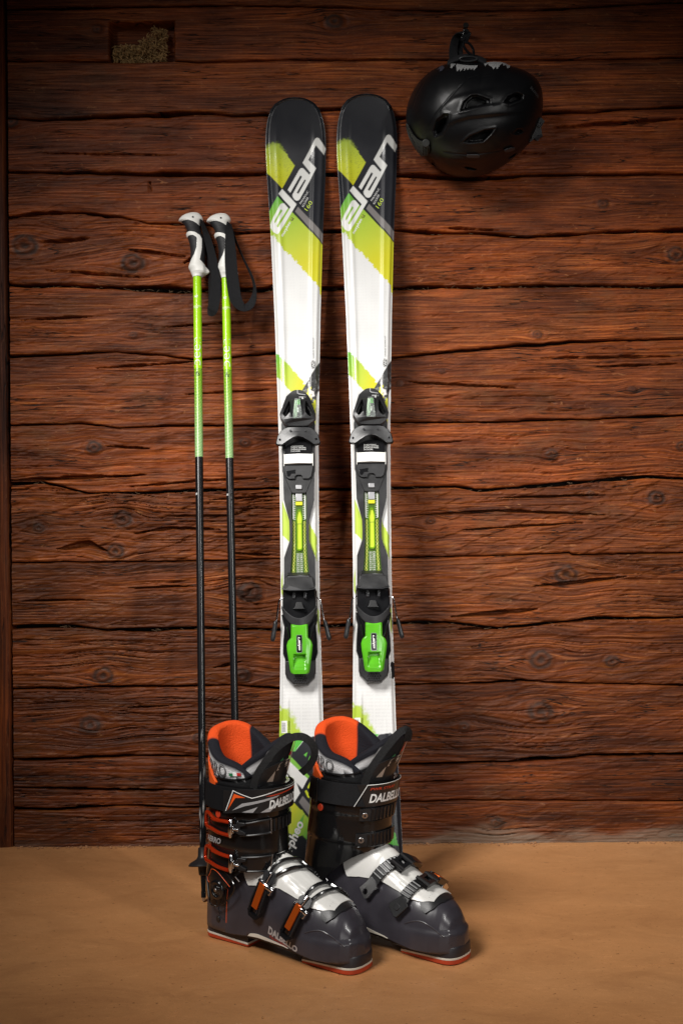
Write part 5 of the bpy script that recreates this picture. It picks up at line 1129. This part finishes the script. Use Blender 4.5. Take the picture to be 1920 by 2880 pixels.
    V = cuffP(T, Z, offl); inner = cuffP(T[:, -1:], Z[:, -1:], np.full((NC, 1), -.0015)); inner2 = cuffP(T[:, -1:], Z[:, -1:] - .05, np.full((NC, 1), -.0025)); bot = cuffP(T[:, :1], Z[:, :1], np.full((NC, 1), -.001))
    mesh_obj("cuff", np.concatenate([bot, V, inner, inner2], 1).reshape(-1, 3), gridfaces(NC, 63, True, False), CUFF, root, sharp=50)
    # rear orange spoiler
    tt = np.radians(np.linspace(112, 248, 50)); zz = I_(np.degrees(tt), [112, 125, 145, 160, 180, 200, 215, 235, 248], [.264, .276, .295, .307, .310, .307, .295, .276, .264]); 
    slab("spoiler", cuffP, tt[:, None], .236 + (zz - .236)[:, None] * np.linspace(0, 1, 12)[None, :], -.0005, .0042, ORANGE, root)
    # liner: padded collar, high at the back
    na = 150; th = np.linspace(0, 2 * np.pi, na, endpoint=False); dg = np.degrees(th)
    zr = I_(dg, [0, 25, 45, 60, 75, 90, 105, 120, 135, 150, 165, 180, 200, 220, 240, 258, 275, 292, 310, 335, 360], [.250, .262, .278, .290, .298, .302, .305, .313, .325, .336, .343, .346, .349, .349, .344, .334, .320, .305, .288, .265, .250])
    kx = np.hanning(9); kx /= kx.sum(); zr = np.convolve(np.pad(zr, 4, 'wrap'), kx, 'valid')
    def liner_sec(z): 
        return I_(z, [.15, .22, .26, .30, .35], [.008, .004, .002, -.0040, -.0100]), I_(z, [.15, .22, .26, .30, .35], [.116, .122, .126, .124, .118]), I_(z, [.15, .22, .26, .30, .35], [.041, .0445, .0475, .0510, .0545])
    prof = [(0, 0, .215), (0, .35, None), (-.001, .6, None), (-.002, .78, None), (-.003, .9, None)]
    rows = []; meta = []
    for k in range(12): rows.append(('o', k / 11.))
    for k in range(1, 10): rows.append(('r', k / 10. * math.pi))
    for k in range(14): rows.append(('i', k / 13.))
    P = []; C = []
    NAVY, ORG, SILV, BK = np.array((.0075, .0075, .0115)), np.array((.66, .068, .008)), np.array((.62, .62, .63)), np.array((.010, .010, .011))
    thk = .0135
    for typ, k in rows:
        if typ == 'o': z = .20 + (zr - .0065 - .20) * k; d = -.0025 * sstep(.5, .95, k) * np.ones(na); dist = (zr - z)
        elif typ == 'r': z = zr - .0065 + .0065 * math.sin(k); d = -.0025 + (thk + .005) * (1 - math.cos(k)) / 2 * np.ones(na) - 0; dist = np.zeros(na)
        else: z = zr - .0065 - (zr - .0065 - .17) * k; d = (thk + .0025 + .0) * np.ones(na) - .003 * math.sin(math.pi * min(1, k * 3)); dist = (zr - z)
        xr, xf, b = liner_sec(z); c = np.cos(th); s = np.sin(th); a = (xf - xr) / 2 - d; bb = b - d
        P.append(np.stack([(xr + xf) / 2 + a * np.sign(c) * np.abs(c) ** .92, -bb * np.sign(s) * np.abs(s) ** .9, z], -1))
        col = np.empty((na, 3)); col[:] = NAVY; rear = sstep(139, 143, dg) * sstep(249, 246, dg); rin = sstep(118, 124, dg) * sstep(249, 246, dg)
        if typ == 'o':
            trim = I_(dg, [60, 90, 120, 140, 150, 360], [.012, .011, .012, .012, .006, .006]); lo = I_(dg, [40, 60, 80, 100, 120, 140, 160, 180], [.282, .277, .274, .273, .275, .281, .290, .300])
            side = sstep(44, 50, dg) * sstep(200, 190, dg); m1 = ((dist > trim) & (z > lo) & (side > .5)); m2 = (z <= lo) & (side > .5); col[m1] = SILV * 1.0; col[m2] = BK
            k2 = (dist < .010) & (rear > .5); col[k2] = ORG
        elif typ == 'r': col = NAVY * (1 - rear[:, None]) + ORG * rear[:, None]
        else:
            w_ = np.where(dist < .016, rear, rin); col = NAVY * (1 - w_[:, None]) + ORG * w_[:, None]
        P_ = col; C.append(P_)
    V = np.stack(P, 1); C = np.stack(C, 1); mesh_obj("liner", V.reshape(-1, 3), gridfaces(na, len(rows), True, False), LINER, root, attrs={"print": C.reshape(-1, 3)})
    def linerP(t_, z_, off):
        xr, xf, b = liner_sec(z_); c = np.cos(t_); s = np.sin(t_); return np.stack([(xr + xf) / 2 + ((xf - xr) / 2 + off) * np.sign(c) * np.abs(c) ** .92, -(b + off) * np.sign(s) * np.abs(s) ** .9, z_ + 0 * t_], -1)
    def liner_text(body, size, th0, z0, L, dz, mat, off, bold=0, shear=0.):
        v, f = text_fill(body, size, shear, bold=bold); v = v * np.array([L / v[:, 0].max(), 1, 1]); q = np.linspace(th0, th0 - 1.6, 200); p = linerP(q, np.full(200, z0), 0); s = np.r_[0, np.cumsum(np.linalg.norm(np.diff(p, axis=0), axis=1))]
        u = I_(v[:, 0], s, q); mesh_obj("lettering", linerP(u, z0 + v[:, 1] + dz(v[:, 0] / L), off), f, mat, root, smooth=False)
    sl = lambda k: .018 * (1 - k) ** 1.7
    ORO = M_("embroidery_grey", (.06, .06, .063), .5) if "embroidery_grey" not in bpy.data.materials else bpy.data.materials["embroidery_grey"]
    liner_text("AERRO", .0270, D_(160), .2745, .070, sl, ORO, .0034, .0007, .1); liner_text("AERRO", .0240, D_(159.4), .2765, .0685, sl, PRINTG, .0038, -.0004, .1)
    slab("liner_piping", linerP, np.radians(np.linspace(160, 50, 60))[:, None], (I_(np.linspace(160, 50, 60), [50, 60, 80, 100, 120, 140, 160], [.2795, .2755, .2720, .2710, .2730, .2790, .2875])[:, None] + np.linspace(-.0012, .0012, 4)[None, :]), .001, .0042, BLKG, root)
    if A_:
        for k, mt in enumerate((M_("flag_green", (.02, .16, .06), .5), PRINTW, M_("flag_red", (.5, .02, .02), .5))): slab("flag_tab", linerP, np.radians(np.linspace(86 - k * 6.5, 79.5 - k * 6.5, 4))[:, None], np.linspace(.2775 + .001 * k, .2820 + .001 * k, 3)[None, :], .003, .0042, mt, root)
    # tongue of the liner
    na = 70; tn = np.radians(np.linspace(-84, 84, na)); ad = np.abs(np.degrees(tn)); ztop = .347 - .052 * (ad / 84) ** 1.8; rows = []
    def tongP(t_, z_, off):
        cx = .062 + .34 * (z_ - .25); a = .064 + off; b = .0420 + off; b = b - .004 * sstep(.30, .35, z_); return np.stack([cx + a * np.cos(t_), -b * np.sin(t_), z_ + 0 * t_], -1)
    P = []; C = []
    for k in range(16): z = .20 + (ztop - .009 - .20) * k / 15; P.append(tongP(tn, z, .0 + .002 * sstep(.8, 1, k / 15.))); d = ztop - z; col = np.empty((na, 3)); col[:] = BK; col[(d < .017)] = NAVY; sv = (d >= .017) & (d < .034) & (np.degrees(tn) > 32) & (np.degrees(tn) < 74); col[sv] = SILV; C.append(col)
    for k in range(1, 8): a = k / 8. * math.pi; P.append(tongP(tn, ztop - .009 + .009 * math.sin(a), .002 - .018 * (1 - math.cos(a)) / 2)); C.append(np.repeat(NAVY[None], na, 0))
    for k in range(10): P.append(tongP(tn, ztop - .009 - (ztop - .2) * k / 9., -.016)); C.append(np.repeat(NAVY[None], na, 0))
    V = np.stack(P, 1); C = np.stack(C, 1); nr = V.shape[1]
    cap0 = V[:1].copy(); o = mesh_obj("tongue", V.reshape(-1, 3), gridfaces(na, nr)[:, ::-1], LINER, root, attrs={"print": C.reshape(-1, 3)})
    mb = MB(); 
    for i in (0, -1): mb.tube(np.array([(V[i, k] + V[i, nr - 1 - int(k * (nr - 1) / (nr - 1))]) / 2 for k in range(0, 16)]), .0066, 8)
    mb.obj("tongue_edge", M_("navy_padding", (.0075, .0075, .0115), .85, spec=.25) if "navy_padding" not in bpy.data.materials else bpy.data.materials["navy_padding"], root)
    slab("tongue_shield", tongP, np.radians(np.linspace(-62, 62, 40))[:, None], .215 + (I_(np.linspace(-62, 62, 40), [-62, -30, 0, 30, 50, 62], [.270, .298, .306, .296, .286, .268]) - .215)[:, None] * np.linspace(0, 1, 14)[None, :], .001, .0040, BLK, root)
    TG = lambda nm, tri, mt, off=.0050: mesh_obj(nm, tongP(np.radians(np.array([p[0] for p in tri], float)), np.array([p[1] for p in tri]), off), [tuple(range(len(tri)))], mt, root, smooth=False)
    TG("tongue_badge", [(33, .270), (22, .270), (22, .288)], TAN); TG("tongue_badge", [(20, .2875), (-4, .2930), (-4, .306), (17, .299)], TAN); TG("tongue_badge", [(-8, .285), (-16, .288), (-22, .335), (-15, .335), (-10, .312)], TAN)
    TG("tongue_badge", [(-2, .310), (-8, .312), (-12, .326)], M_("flag_red", (.5, .02, .02), .5) if "flag_red" not in bpy.data.materials else bpy.data.materials["flag_red"]); TG("tongue_badge", [(18, .3035), (11, .305), (12, .309)], M_("flag_green2", (.02, .16, .06), .5))
    v, f = text_fill("SC", .0150, .15, bold=.0004); v *= np.array([.022 / v[:, 0].max(), 1, 1]); mesh_obj("lettering", tongP(np.radians(18) - v[:, 0] / .058, .2900 + v[:, 1] * .85 + v[:, 0] * .22, .0054), f, PRINTB, root, smooth=False)
    # pull loop
    if A_: pts = [(.112, -.043, .258), (.122, -.046, .282), (.138, -.042, .306), (.154, -.031, .329), (.170, -.015, .343), (.182, .002, .343), (.190, .016, .330), (.188, .024, .312), (.174, .028, .292), (.156, .028, .278)]
    else: pts = [(.116, -.042, .258), (.126, -.044, .282), (.139, -.039, .307), (.151, -.029, .330), (.158, -.017, .345), (.163, -.006, .349), (.163, .002, .341), (.157, .008, .328)]
    Q = spline(pts, 70); T = np.gradient(Q, axis=0); T /= np.linalg.norm(T, axis=1, keepdims=True); ax = np.array([.588, -.81, .15])
    W = np.array([np.cross(t_, ax) + .35 * np.array([.2, -.3, -.5]) for t_ in T]); W = np.array([w_ - t_ * (w_ @ t_) for w_, t_ in zip(W, T)]); W /= np.linalg.norm(W, axis=1, keepdims=True); mb = MB(); mb.ribbon(Q, W * .0062, .0020); mb.obj("pull_loop", LOOPW, root, .0005)

    # power strap round the top of the cuff
    zc = lambda t_: .2425 + .0005 * np.cos(t_)
    th = np.linspace(D_(-200), D_(160), 120)[:, None]; tz = np.linspace(-.0180, .0180, 9)[None, :]
    slab("power_strap", cuffP, th, zc(th) + tz, .0050, .0078, WEB, root)
    if A_:
        tv = np.linspace(D_(178), D_(74), 40)[:, None]; slab("strap_velcro", cuffP, tv, zc(tv) + np.linspace(-.0195, .0195, 9)[None, :], .0080, .0102, VELC, root)
        tb_ = np.linspace(D_(90), D_(-62), 70)[:, None]; slab("strap_badge", cuffP, tb_, zc(tb_) + np.linspace(-.0185, .0185, 9)[None, :] - .004 * sstep(D_(66), D_(90), tb_), .0104, .0118, BADGE, root)
        Z0 = .2405; dy = lambda x_: .0115 * np.cos(D_(97)) 
        def bp(nm, pts, mt, off=.0124): return cuff_poly(nm, [(a, b + 1.0) for a, b in pts], D_(88), Z0, mt, root, off)
        bp("badge_line", [(2, -17), (15, 18.6), (44, 8), (78, 17.5), (120, 18.6), (120, 17.2), (78, 16.0), (44, 6.6), (15.8, 17), (3.4, -17)], PRINTW)
        bp("badge_flash", [(6, -16), (17, 13), (35, 7.6), (19.5, 6.2)], ORANGE)
        bp("badge_swoosh", [(14, -15), (34, -6), (78, 6), (82, 9), (70, 7), (30, -2)], PRINTG); bp("badge_swoosh", [(30, -16), (52, -7), (46, -16)], PRINTG); bp("badge_swoosh", [(56, -16), (74, -4), (92, 2), (78, -7), (68, -16)], PRINTG); bp("badge_flash", [(62, 9.6), (118, 16), (118, 13.8), (70, 8.6)], RED)
        v, f = text_fill("DALBELLO", .0185, .18, bold=.0007); v *= np.array([.050 / v[:, 0].max(), 1, 1]); th_ = np.linspace(D_(27), D_(-80), 300); p_ = _cuff(th_, np.full(300, .24)); s_ = np.r_[0, np.cumsum(np.linalg.norm(np.diff(p_, axis=0), axis=1))]; u = I_(v[:, 0], s_, th_)
        mesh_obj("lettering", cuffP(u, zc(u) - .0125 + v[:, 1] + v[:, 0] * .10, .0128), f, PRINTW, root, smooth=False)
    else:
        mb = MB(); M = frame_at(cuffP, D_(112), float(zc(D_(112))), .0095, -.02, 0.); mb.box((0, 0, 0), (.003, .0205, .0018)); mb.obj("strap_keeper", BLKG, root, .0008, M=M)
        tb_ = np.linspace(D_(48), D_(-50), 50)[:, None]; slab("strap_badge", cuffP, tb_ - np.linspace(.13, -.13, 9)[None, :] * sstep(D_(10), D_(48), tb_), zc(tb_) + np.linspace(-.0178, .0182, 9)[None, :], .0078, .0088, BADGE, root)
        e_ = np.linspace(0, 1, 12); on = lambda a, b, z0, z1: on_tube(cuffP, D_(a) + (D_(b) - D_(a)) * e_, zc(D_(a) + (D_(b) - D_(a)) * e_) + z0 + (z1 - z0) * e_, .0090, .0006, 5)
        on(56, 41, -.0178, .0176).obj("badge_line", PRINTW, root); on(41, -40, .0176, .0186).obj("badge_line", PRINTW, root)
        for body, size, L, z0, mt in (("DALBELLO", .0195, .062, -.0110, PRINTW), ("PWR STRAP", .0062, .040, .0090, RED)):
            v, f = text_fill(body, size, .18, bold=.0006 if L > .05 else .0001); v *= np.array([L / v[:, 0].max(), 1, 1]); th_ = np.linspace(D_(37), D_(-80), 300); p_ = _cuff(th_, np.full(300, .24)); s_ = np.r_[0, np.cumsum(np.linalg.norm(np.diff(p_, axis=0), axis=1))]; u = I_(v[:, 0], s_, th_)
            mesh_obj("lettering", cuffP(u, zc(u) + z0 + v[:, 1], .0096), f, mt, root, smooth=False)
    def disc(P, u, v, off, r, h, mat, nm, bevel=.0006, rings=None):
        M = frame_at(P, u, v, off, .02, 0.); mb = MB(); t_ = np.linspace(0, 2 * np.pi, 25)[:-1]
        mb.stack([np.c_[q * np.cos(t_), q * np.sin(t_), np.full(24, z)] for q, z in (rings or ((r, -.004), (r, h)))]); return mb.obj(nm, mat, root, bevel, M=M)
    disc(cuffP, D_(104 if A_ else 106), .2135, .004, .0060, .0010, RED, "rivet_cap")
    # buckles
    if A_:
        for z0, sl_ in ((.1945, .004), (.1375, .002)):
            # strap with window and toothed ladder towards the front
            tt = np.linspace(D_(66), D_(-60), 60)[:, None]; zs = z0 + .004 * np.cos(tt) + sl_ * (1 - (tt / 1.4)); slab("cuff_strap", cuffP, tt, zs + np.linspace(-.0105, .0105, 6)[None, :], .0050, .0078, BLKG, root)
            for dz in (-.0112, .0112): 
                e_ = np.linspace(D_(68), D_(22), 24); on_tube(cuffP, e_, z0 + .004 * np.cos(e_) + sl_ * (1 - e_ / 1.4) + dz, .0082, .0017, 6).obj("strap_rail", BLK, root)
            for k in range(6):
                a = D_(16 - k * 7.5); zz = z0 + .004 * math.cos(a) + sl_ * (1 - a / 1.4); on_tube(cuffP, [a, a], [zz - .0095, zz + .0095], .0086, .0016, 6).obj("strap_tooth", BLK, root)
            a = D_(22); zz = z0 + .004 * math.cos(a) + sl_ * (1 - a / 1.4); on_tube(cuffP, [a, a], [zz - .013, zz + .013], .0094, .0013, 6).obj("strap_pin", STEEL, root)
            # red wire lever: flattened loop, open towards the hinge
            e_ = np.linspace(0, 1, 46); loop = spline([(83, .0090), (94, .0102), (107, .0126), (117, .0155), (127, .0165), (135, .0130), (138, .002), (137, -.008), (129, -.0115), (116, -.0110), (100, -.0140), (83, -.0155)], 60)
            mb = on_tube(cuffP, np.radians(loop[:, 0]), z0 + .003 + loop[:, 1] * .88, .0086, .0030, 8); mb.obj("buckle_lever", REDM, root)
            e2 = np.linspace(D_(114), D_(84), 12)
            for dz in (.0098, -.0110): on_tube(cuffP, e2, z0 + .003 + dz + .002 * np.sin((e2 - 1.8) * 4), .0100, .0022, 8).obj("lever_grip", REDM, root)
            # chromed hinge
            e3 = np.linspace(D_(104), D_(96), 8); M = frame_at(cuffP, D_(79), z0 + .001, .0085, -.02, 0.)
            mb = MB(); mb.tube([(-.003, -.014, .001), (-.002, -.006, .003), (-.001, .006, .003), (-.003, .0145, .001)], [.0030, .0042, .0042, .0030], 10); mb.tube([(-.005, 0, .003), (.014, 0, .002)], .0024, 8); mb.box((.002, 0, .002), (.003, .006, .003)); mb.obj("buckle_hinge", CHROME, root, .0008, M=M)
            M = frame_at(cuffP, D_(70), z0 + .003, .0080, -.02, 0.); mb = MB(); mb.prism([(-.006, -.004), (.002, -.010), (.014, -.010), (.014, -.006), (.004, -.002), (.004, .003), (.014, .006), (.014, .010), (.001, .010), (-.006, .005)], 0, .004); mb.obj("hinge_bracket", BLK, root, .0006, M=M)
        # pivot boss with orange pinstripes, seam panel
        disc(cuffP, D_(100), .090, .0066, .016, .0, CUFF, "pivot", .0010, ((.0165, -.003), (.0165, .0012), (.0135, .0030), (.0110, .0030), (.0098, .0005), (.0075, .0004), (.0060, .0024), (.001, .0030)))
        M = frame_at(cuffP, D_(100), .090, .0090, .02, 0.); mb = MB(); mb.tube([(0, 0, -.001), (0, 0, .0016)], [.0035, .0028], 6); mb.obj("pivot_screw", STEEL, root, .0003, M=M)
        for P in ([(122, .106), (118, .112), (114, .120), (100, .118), (80, .100)], [(126, .104), (123, .099), (118, .097)]):
            e_ = spline(np.array(P), 24); on_tube(cuffP, np.radians(e_[:, 0]), e_[:, 1], .0068, .0005, 5).obj("pinstripe", ORANGE, root)
        e_ = spline(np.array([(130, .104), (123, .124), (117, .130), (97, .128), (74, .104), (77, .084), (88, .068), (101, .062), (114, .066), (130, .104)]), 60); on_tube(cuffP, np.radians(e_[:, 0]), e_[:, 1], .0066, .0012, 6).obj("pivot_panel_edge", CUFF, root)
        on_cuff_text("AERRO", .0125, D_(133), .1650, .040, PRINTG, root, .0062, .02, .2, .0004); on_cuff_text("75", .0105, D_(132.5), .1545, .0130, RED, root, .0062, .0, .2, .0003)
        # shell lettering
        v, f = text_fill("DALBELLO", .0150, .2, bold=.0007); v *= np.array([.066 / v[:, 0].max(), 1, 1]); mesh_obj("lettering", shellP(.144 + v[:, 0] + .0 * v[:, 1], .112 + v[:, 1] * 9.5 - v[:, 0] * 1.5, .0006), f, PRINTG, root, smooth=False)
        v, f = text_fill("ITALIAN DESIGN", .0060, .2); v *= np.array([.040 / v[:, 0].max(), 1, 1]); mesh_obj("lettering", shellP(.148 + v[:, 0], .060 + v[:, 1] * 9 - v[:, 0] * 1.5, .0006), f, RED, root, smooth=False)
        for P, mt in (([(.050, .10), (.050, .50)], ORANGE), ([(.045, .12), (.045, .52)], BLK), ([(.045, .12), (.034, .16), (.012, .50)], BLK), ([(.040, .18), (.030, .24), (.040, .46)], BLK)):
            e_ = np.array(P); n_ = 20; q = np.stack([I_(np.linspace(0, 1, n_), np.linspace(0, 1, len(e_)), e_[:, k]) for k in (0, 1)], 1); on_tube(shellP, q[:, 0], q[:, 1], .0002, .0005, 5).obj("pinstripe", mt, root)
        on_tube(cuffP, np.radians([74, 71, 67]), [.1175, .1145, .1105], .0062, .0009, 6).obj("cuff_tick", STEEL, root)
        M = frame_at(shellP, .030, .12, .001, .01, 0.); mb = MB(); mb.tube([(0, 0, -.003), (0, 0, .0012)], [.0052, .0046], 12); mb.obj("heel_plug", BLK, root, .0005, M=M)
        # instep levers and bails
        for (xa, ta, xb, tb2, xtop, xfar, w) in ((.134, .66, .117, .26, .166, .176, .0130), (.208, .72, .192, .26, .2275, .236, .0120)):
            M = frame_at(shellP, (xa + xb) / 2, (ta + tb2) / 2, .0075, xb - xa, tb2 - ta); Lh = .0275
            mb = MB(); out = [(-Lh, -w * .85), (-Lh + .010, -w), (Lh - .008, -w * 1.02), (Lh, -w * .6), (Lh, w * .6), (Lh - .008, w * 1.02), (-Lh + .010, w), (-Lh, w * .85)]
            v, f = flat_fill([out, [(Lh - .022, -w * .62), (Lh - .006, -w * .55), (Lh - .006, w * .55), (Lh - .022, w * .62)]], .0040); mb.add(v, f); mb.obj("buckle_lever", BLKG, root, .0009, M=M)
            mb = MB(); mb.box((-.010, 0, .0045), (.021, w * .48, .0022)); mb.obj("lever_inlay", ORM, root, .0007, M=M)
            for sg in (-1, 1): 
                mb = MB(); mb.tube([(-Lh + .004, sg * w * .82, .0035), (0, sg * w * .9, .0050), (Lh - .010, sg * w * .9, .0042)], [.0016, .0020, .0014], 6); mb.obj("lever_side", BLK, root, M=M)
            M2 = frame_at(shellP, xa + (xa - xb) * .16, ta + .07, .0080, xb - xa, tb2 - ta); mb = MB()
            mb.tube([(.001, -w * 1.25, 0), (.0, -w * .5, .003), (0, w * .5, .003), (.001, w * 1.25, 0)], [.0034, .0050, .0050, .0034], 10); mb.tube([(-.022, 0, .0045), (.006, 0, .0045)], .0026, 8); mb.box((.003, w * .9, -.001), (.007, .004, .004)); mb.box((.003, -w * .9, -.001), (.007, .004, .004)); mb.obj("buckle_hinge", CHROME, root, .0010, M=M2)
            for sg in (-1, 1):
                q = np.linspace(0, 1, 26); xs_ = I_(q, [0, .5, 1], [xa + .006, xtop, xfar]) + sg * .0092 * np.clip(np.sin(np.pi * np.clip(q, .06, .94)) ** .35, 0, 1); ts = I_(q, [0, 1], [ta + .20, 2.15]); hh = .0070 + .003 * np.sin(np.pi * q); on_tube(shellP, xs_, ts, hh, .0030, 8).obj("buckle_bail", BLKG, root)
            M3 = frame_at(shellP, xa + .006, ta + .20, .0085, .0, .05); mb = MB(); v, f = flat_fill([[(-.011, -.004), (-.006, -.012), (.006, -.012), (.010, -.007), (.010, .007), (.006, .012), (-.006, .012), (-.011, .004)]], .0025); mb.add(v, f); mb.obj("hinge_bracket", DGR, root, .0008, M=M3)
            for k in range(5):
                t_ = 1.86 + k * .075; xx_ = I_((t_ - ta - .2) / (2.15 - ta - .2), [0, .5, 1], [xa + .006, xtop, xfar]); on_tube(shellP, [xx_ - .009, xx_ + .009], [t_, t_], .0085, .0022, 6).obj("strap_tooth", BLK, root)
            on_tube(shellP, [xtop - .010 + .004, xtop + .012], [1.80, 1.80], .0088, .0022, 6).obj("bail_bar", BLKG if xtop < .2 else STEEL, root)
    else:
        for z0, a0 in ((.2060, 43), (.1640, 47)):
            tt = np.linspace(D_(a0 + 5), D_(a0 - 80), 40)[:, None]; zs = z0 + .006 * np.cos(tt); slab("cuff_strap", cuffP, tt, zs + np.linspace(-.0100, .0100, 6)[None, :], .0045, .0074, BLK, root)
            for k in range(7):
                a = D_(a0 - 13 - k * 6.5); zz = z0 + .006 * math.cos(a); on_tube(cuffP, [a, a], [zz - .0092, zz + .0092], .0082, .0016, 6).obj("strap_tooth", BLKG, root)
            disc(cuffP, D_(a0 - 3), z0 + .0045, .0078, .0048, .0014, STEEL, "rivet"); disc(cuffP, D_(a0 - 3), z0 + .0045, .0092, .0018, .0004, PRINTB, "rivet_socket", 0)
            disc(cuffP, D_(a0 + 24), z0 + .003, .0036, .0026, .0006, PRINTB, "bolt_hole", 0)
            e_ = np.radians(np.linspace(a0 + 2, a0 - 60, 24)); on_tube(cuffP, e_, z0 + .006 * np.cos(e_) - .0115, .0062, .0012, 6).obj("strap_lip", CUFF, root)
        for (xa, ta, xtop, xfar, chrome) in ((.150, .66, .178, .186, True), (.213, .70, .230, .236, False)):
            q = np.linspace(0, 1, 50)[:, None]; xs_ = xa + (xtop - xa) * np.clip(q * 1.5, 0, 1) + (xfar - xtop) * np.clip(q * 1.5 - 1, 0, 1) / .5 * .5; ts = ta + (2.2 - ta) * q
            slab("instep_strap", shellP, xs_ + np.linspace(-.0095, .0095, 6)[None, :], ts, .0046, .0078, BLK, root)
            for k in range(8):
                t_ = ta + .20 + k * .085; qq = (t_ - ta) / (2.2 - ta); xx_ = xa + (xtop - xa) * min(1, qq * 1.5); on_tube(shellP, [xx_ - .009, xx_ + .009], [t_, t_], .0088, .0020, 6).obj("strap_tooth", BLK, root)
            M = frame_at(shellP, xa - .001, ta - .02, .0065, .01, .16); mb = MB()
            if chrome:
                v, f = flat_fill([[(-.020, -.008), (-.014, -.012), (.004, -.010), (.010, -.012), (.012, .0), (.010, .012), (-.004, .010), (-.017, .011)], [(-.012 + .005 * math.cos(a), -.001 + .005 * math.sin(a)) for a in np.linspace(0, 2 * np.pi, 16)[:-1]]], .0022); mb.add(v, f); mb.obj("strap_anchor", STEEL, root, .0006, M=M)
            else:
                mb.prism([(-.018, -.009), (-.014, -.013), (.012, -.011), (.014, 0), (.012, .011), (-.014, .013), (-.018, .009)], -.002, .0035); mb.obj("strap_anchor", BLK, root, .001, M=M); mb = MB(); mb.tube([(-.005, 0, .002), (-.005, 0, .0046)], [.0060, .0052], 18); mb.obj("rivet", DGR, root, .0004, M=M)
            # buckle block on the crown of the foot
            tk = 1.42 if chrome else 1.50; M = frame_at(shellP, xtop, tk, .0100, .0, .05); mb = MB()
            v, f = flat_fill([[(-.015, -.013), (.013, -.013), (.017, -.006), (.017, .006), (.013, .013), (-.015, .013)], [(-.006, -.006), (.006, -.006), (.006, .006), (-.006, .006)]], .0045); mb.add(v, f); mb.obj("buckle_frame", BLKG, root, .001, M=M)
            mb = MB(); mb.tube([(-.014, -.0145, .004), (-.014, .0145, .004)], .0028, 8); mb.tube([(.008, -.0145, .003), (.008, .0145, .003)], .0030, 8); mb.obj("buckle_pin", BLK, root, M=M)
            if not chrome:
                M = frame_at(shellP, xtop + .002, 1.86, .0110, .0, .05); mb = MB(); mb.box((.004, 0, .002), (.012, .007, .003)); mb.obj("lever_inlay", ORM, root, .0008, M=M); mb = MB(); mb.box((.004, .0105, 0), (.018, .0025, .005)); mb.box((.004, -.0105, 0), (.018, .0025, .005)); mb.obj("buckle_lever", BLKG, root, .001, M=M)
                M = frame_at(shellP, xtop + .004, 2.15, .0080, .0, .05); mb = MB(); mb.box((0, 0, 0), (.008, .011, .006)); mb.obj("buckle_hinge", CHROME, root, .0015, M=M)
            else:
                M = frame_at(shellP, xtop + .002, 1.80, .0100, .0, .05); mb = MB(); mb.box((.004, 0, 0), (.018, .012, .0045)); mb.obj("buckle_lever", BLKG, root, .002, M=M)
        on_tube(cuffP, np.radians([84, 80, 74]), [.098, .092, .086], .0066, .0009, 6).obj("cuff_tick", STEEL, root)
        slab("arch_flash", shellP, np.linspace(.10, .19, 30)[:, None], (np.linspace(.0, 1, 6)[None, :] * np.linspace(.085, .01, 30)[:, None] + .002), .0004, .0012, SOLEW, root)
    return root
boot_a = make_boot('A'); boot_b = make_boot('B')
boot_a.location = (-.206, -.492, 0); boot_a.rotation_euler = (0, 0, -D_(36))
boot_a.scale = boot_b.scale = (.958, .985, 1)
boot_b.location = (-.0440, -.4485, 0); boot_b.rotation_euler = (0, 0, -D_(38.5))
for ch in boot_b.children_recursive:          # this boot's cuff is flexed a little further forward
    me = ch.data; co = np.empty(len(me.vertices) * 3); me.vertices.foreach_get("co", co); co = co.reshape(-1, 3); z = co[:, 2]; k = np.clip((z - .10) / .06, 0, 1)
    co[:, 0] += .11 * np.clip(z - .10, 0, None) + k * .07 * (co[:, 0] - .062); co[:, 1] *= 1 + .04 * k; me.vertices.foreach_set("co", co.ravel()); me.update()
tag(boot_a, "dark grey ski boot next to the poles, its red and orange buckle levers facing out", "ski boot", "pair of ski boots on the floor")
tag(boot_b, "dark grey ski boot nearer the helmet side, plain black cuff with riveted strap ends", "ski boot", "pair of ski boots on the floor")
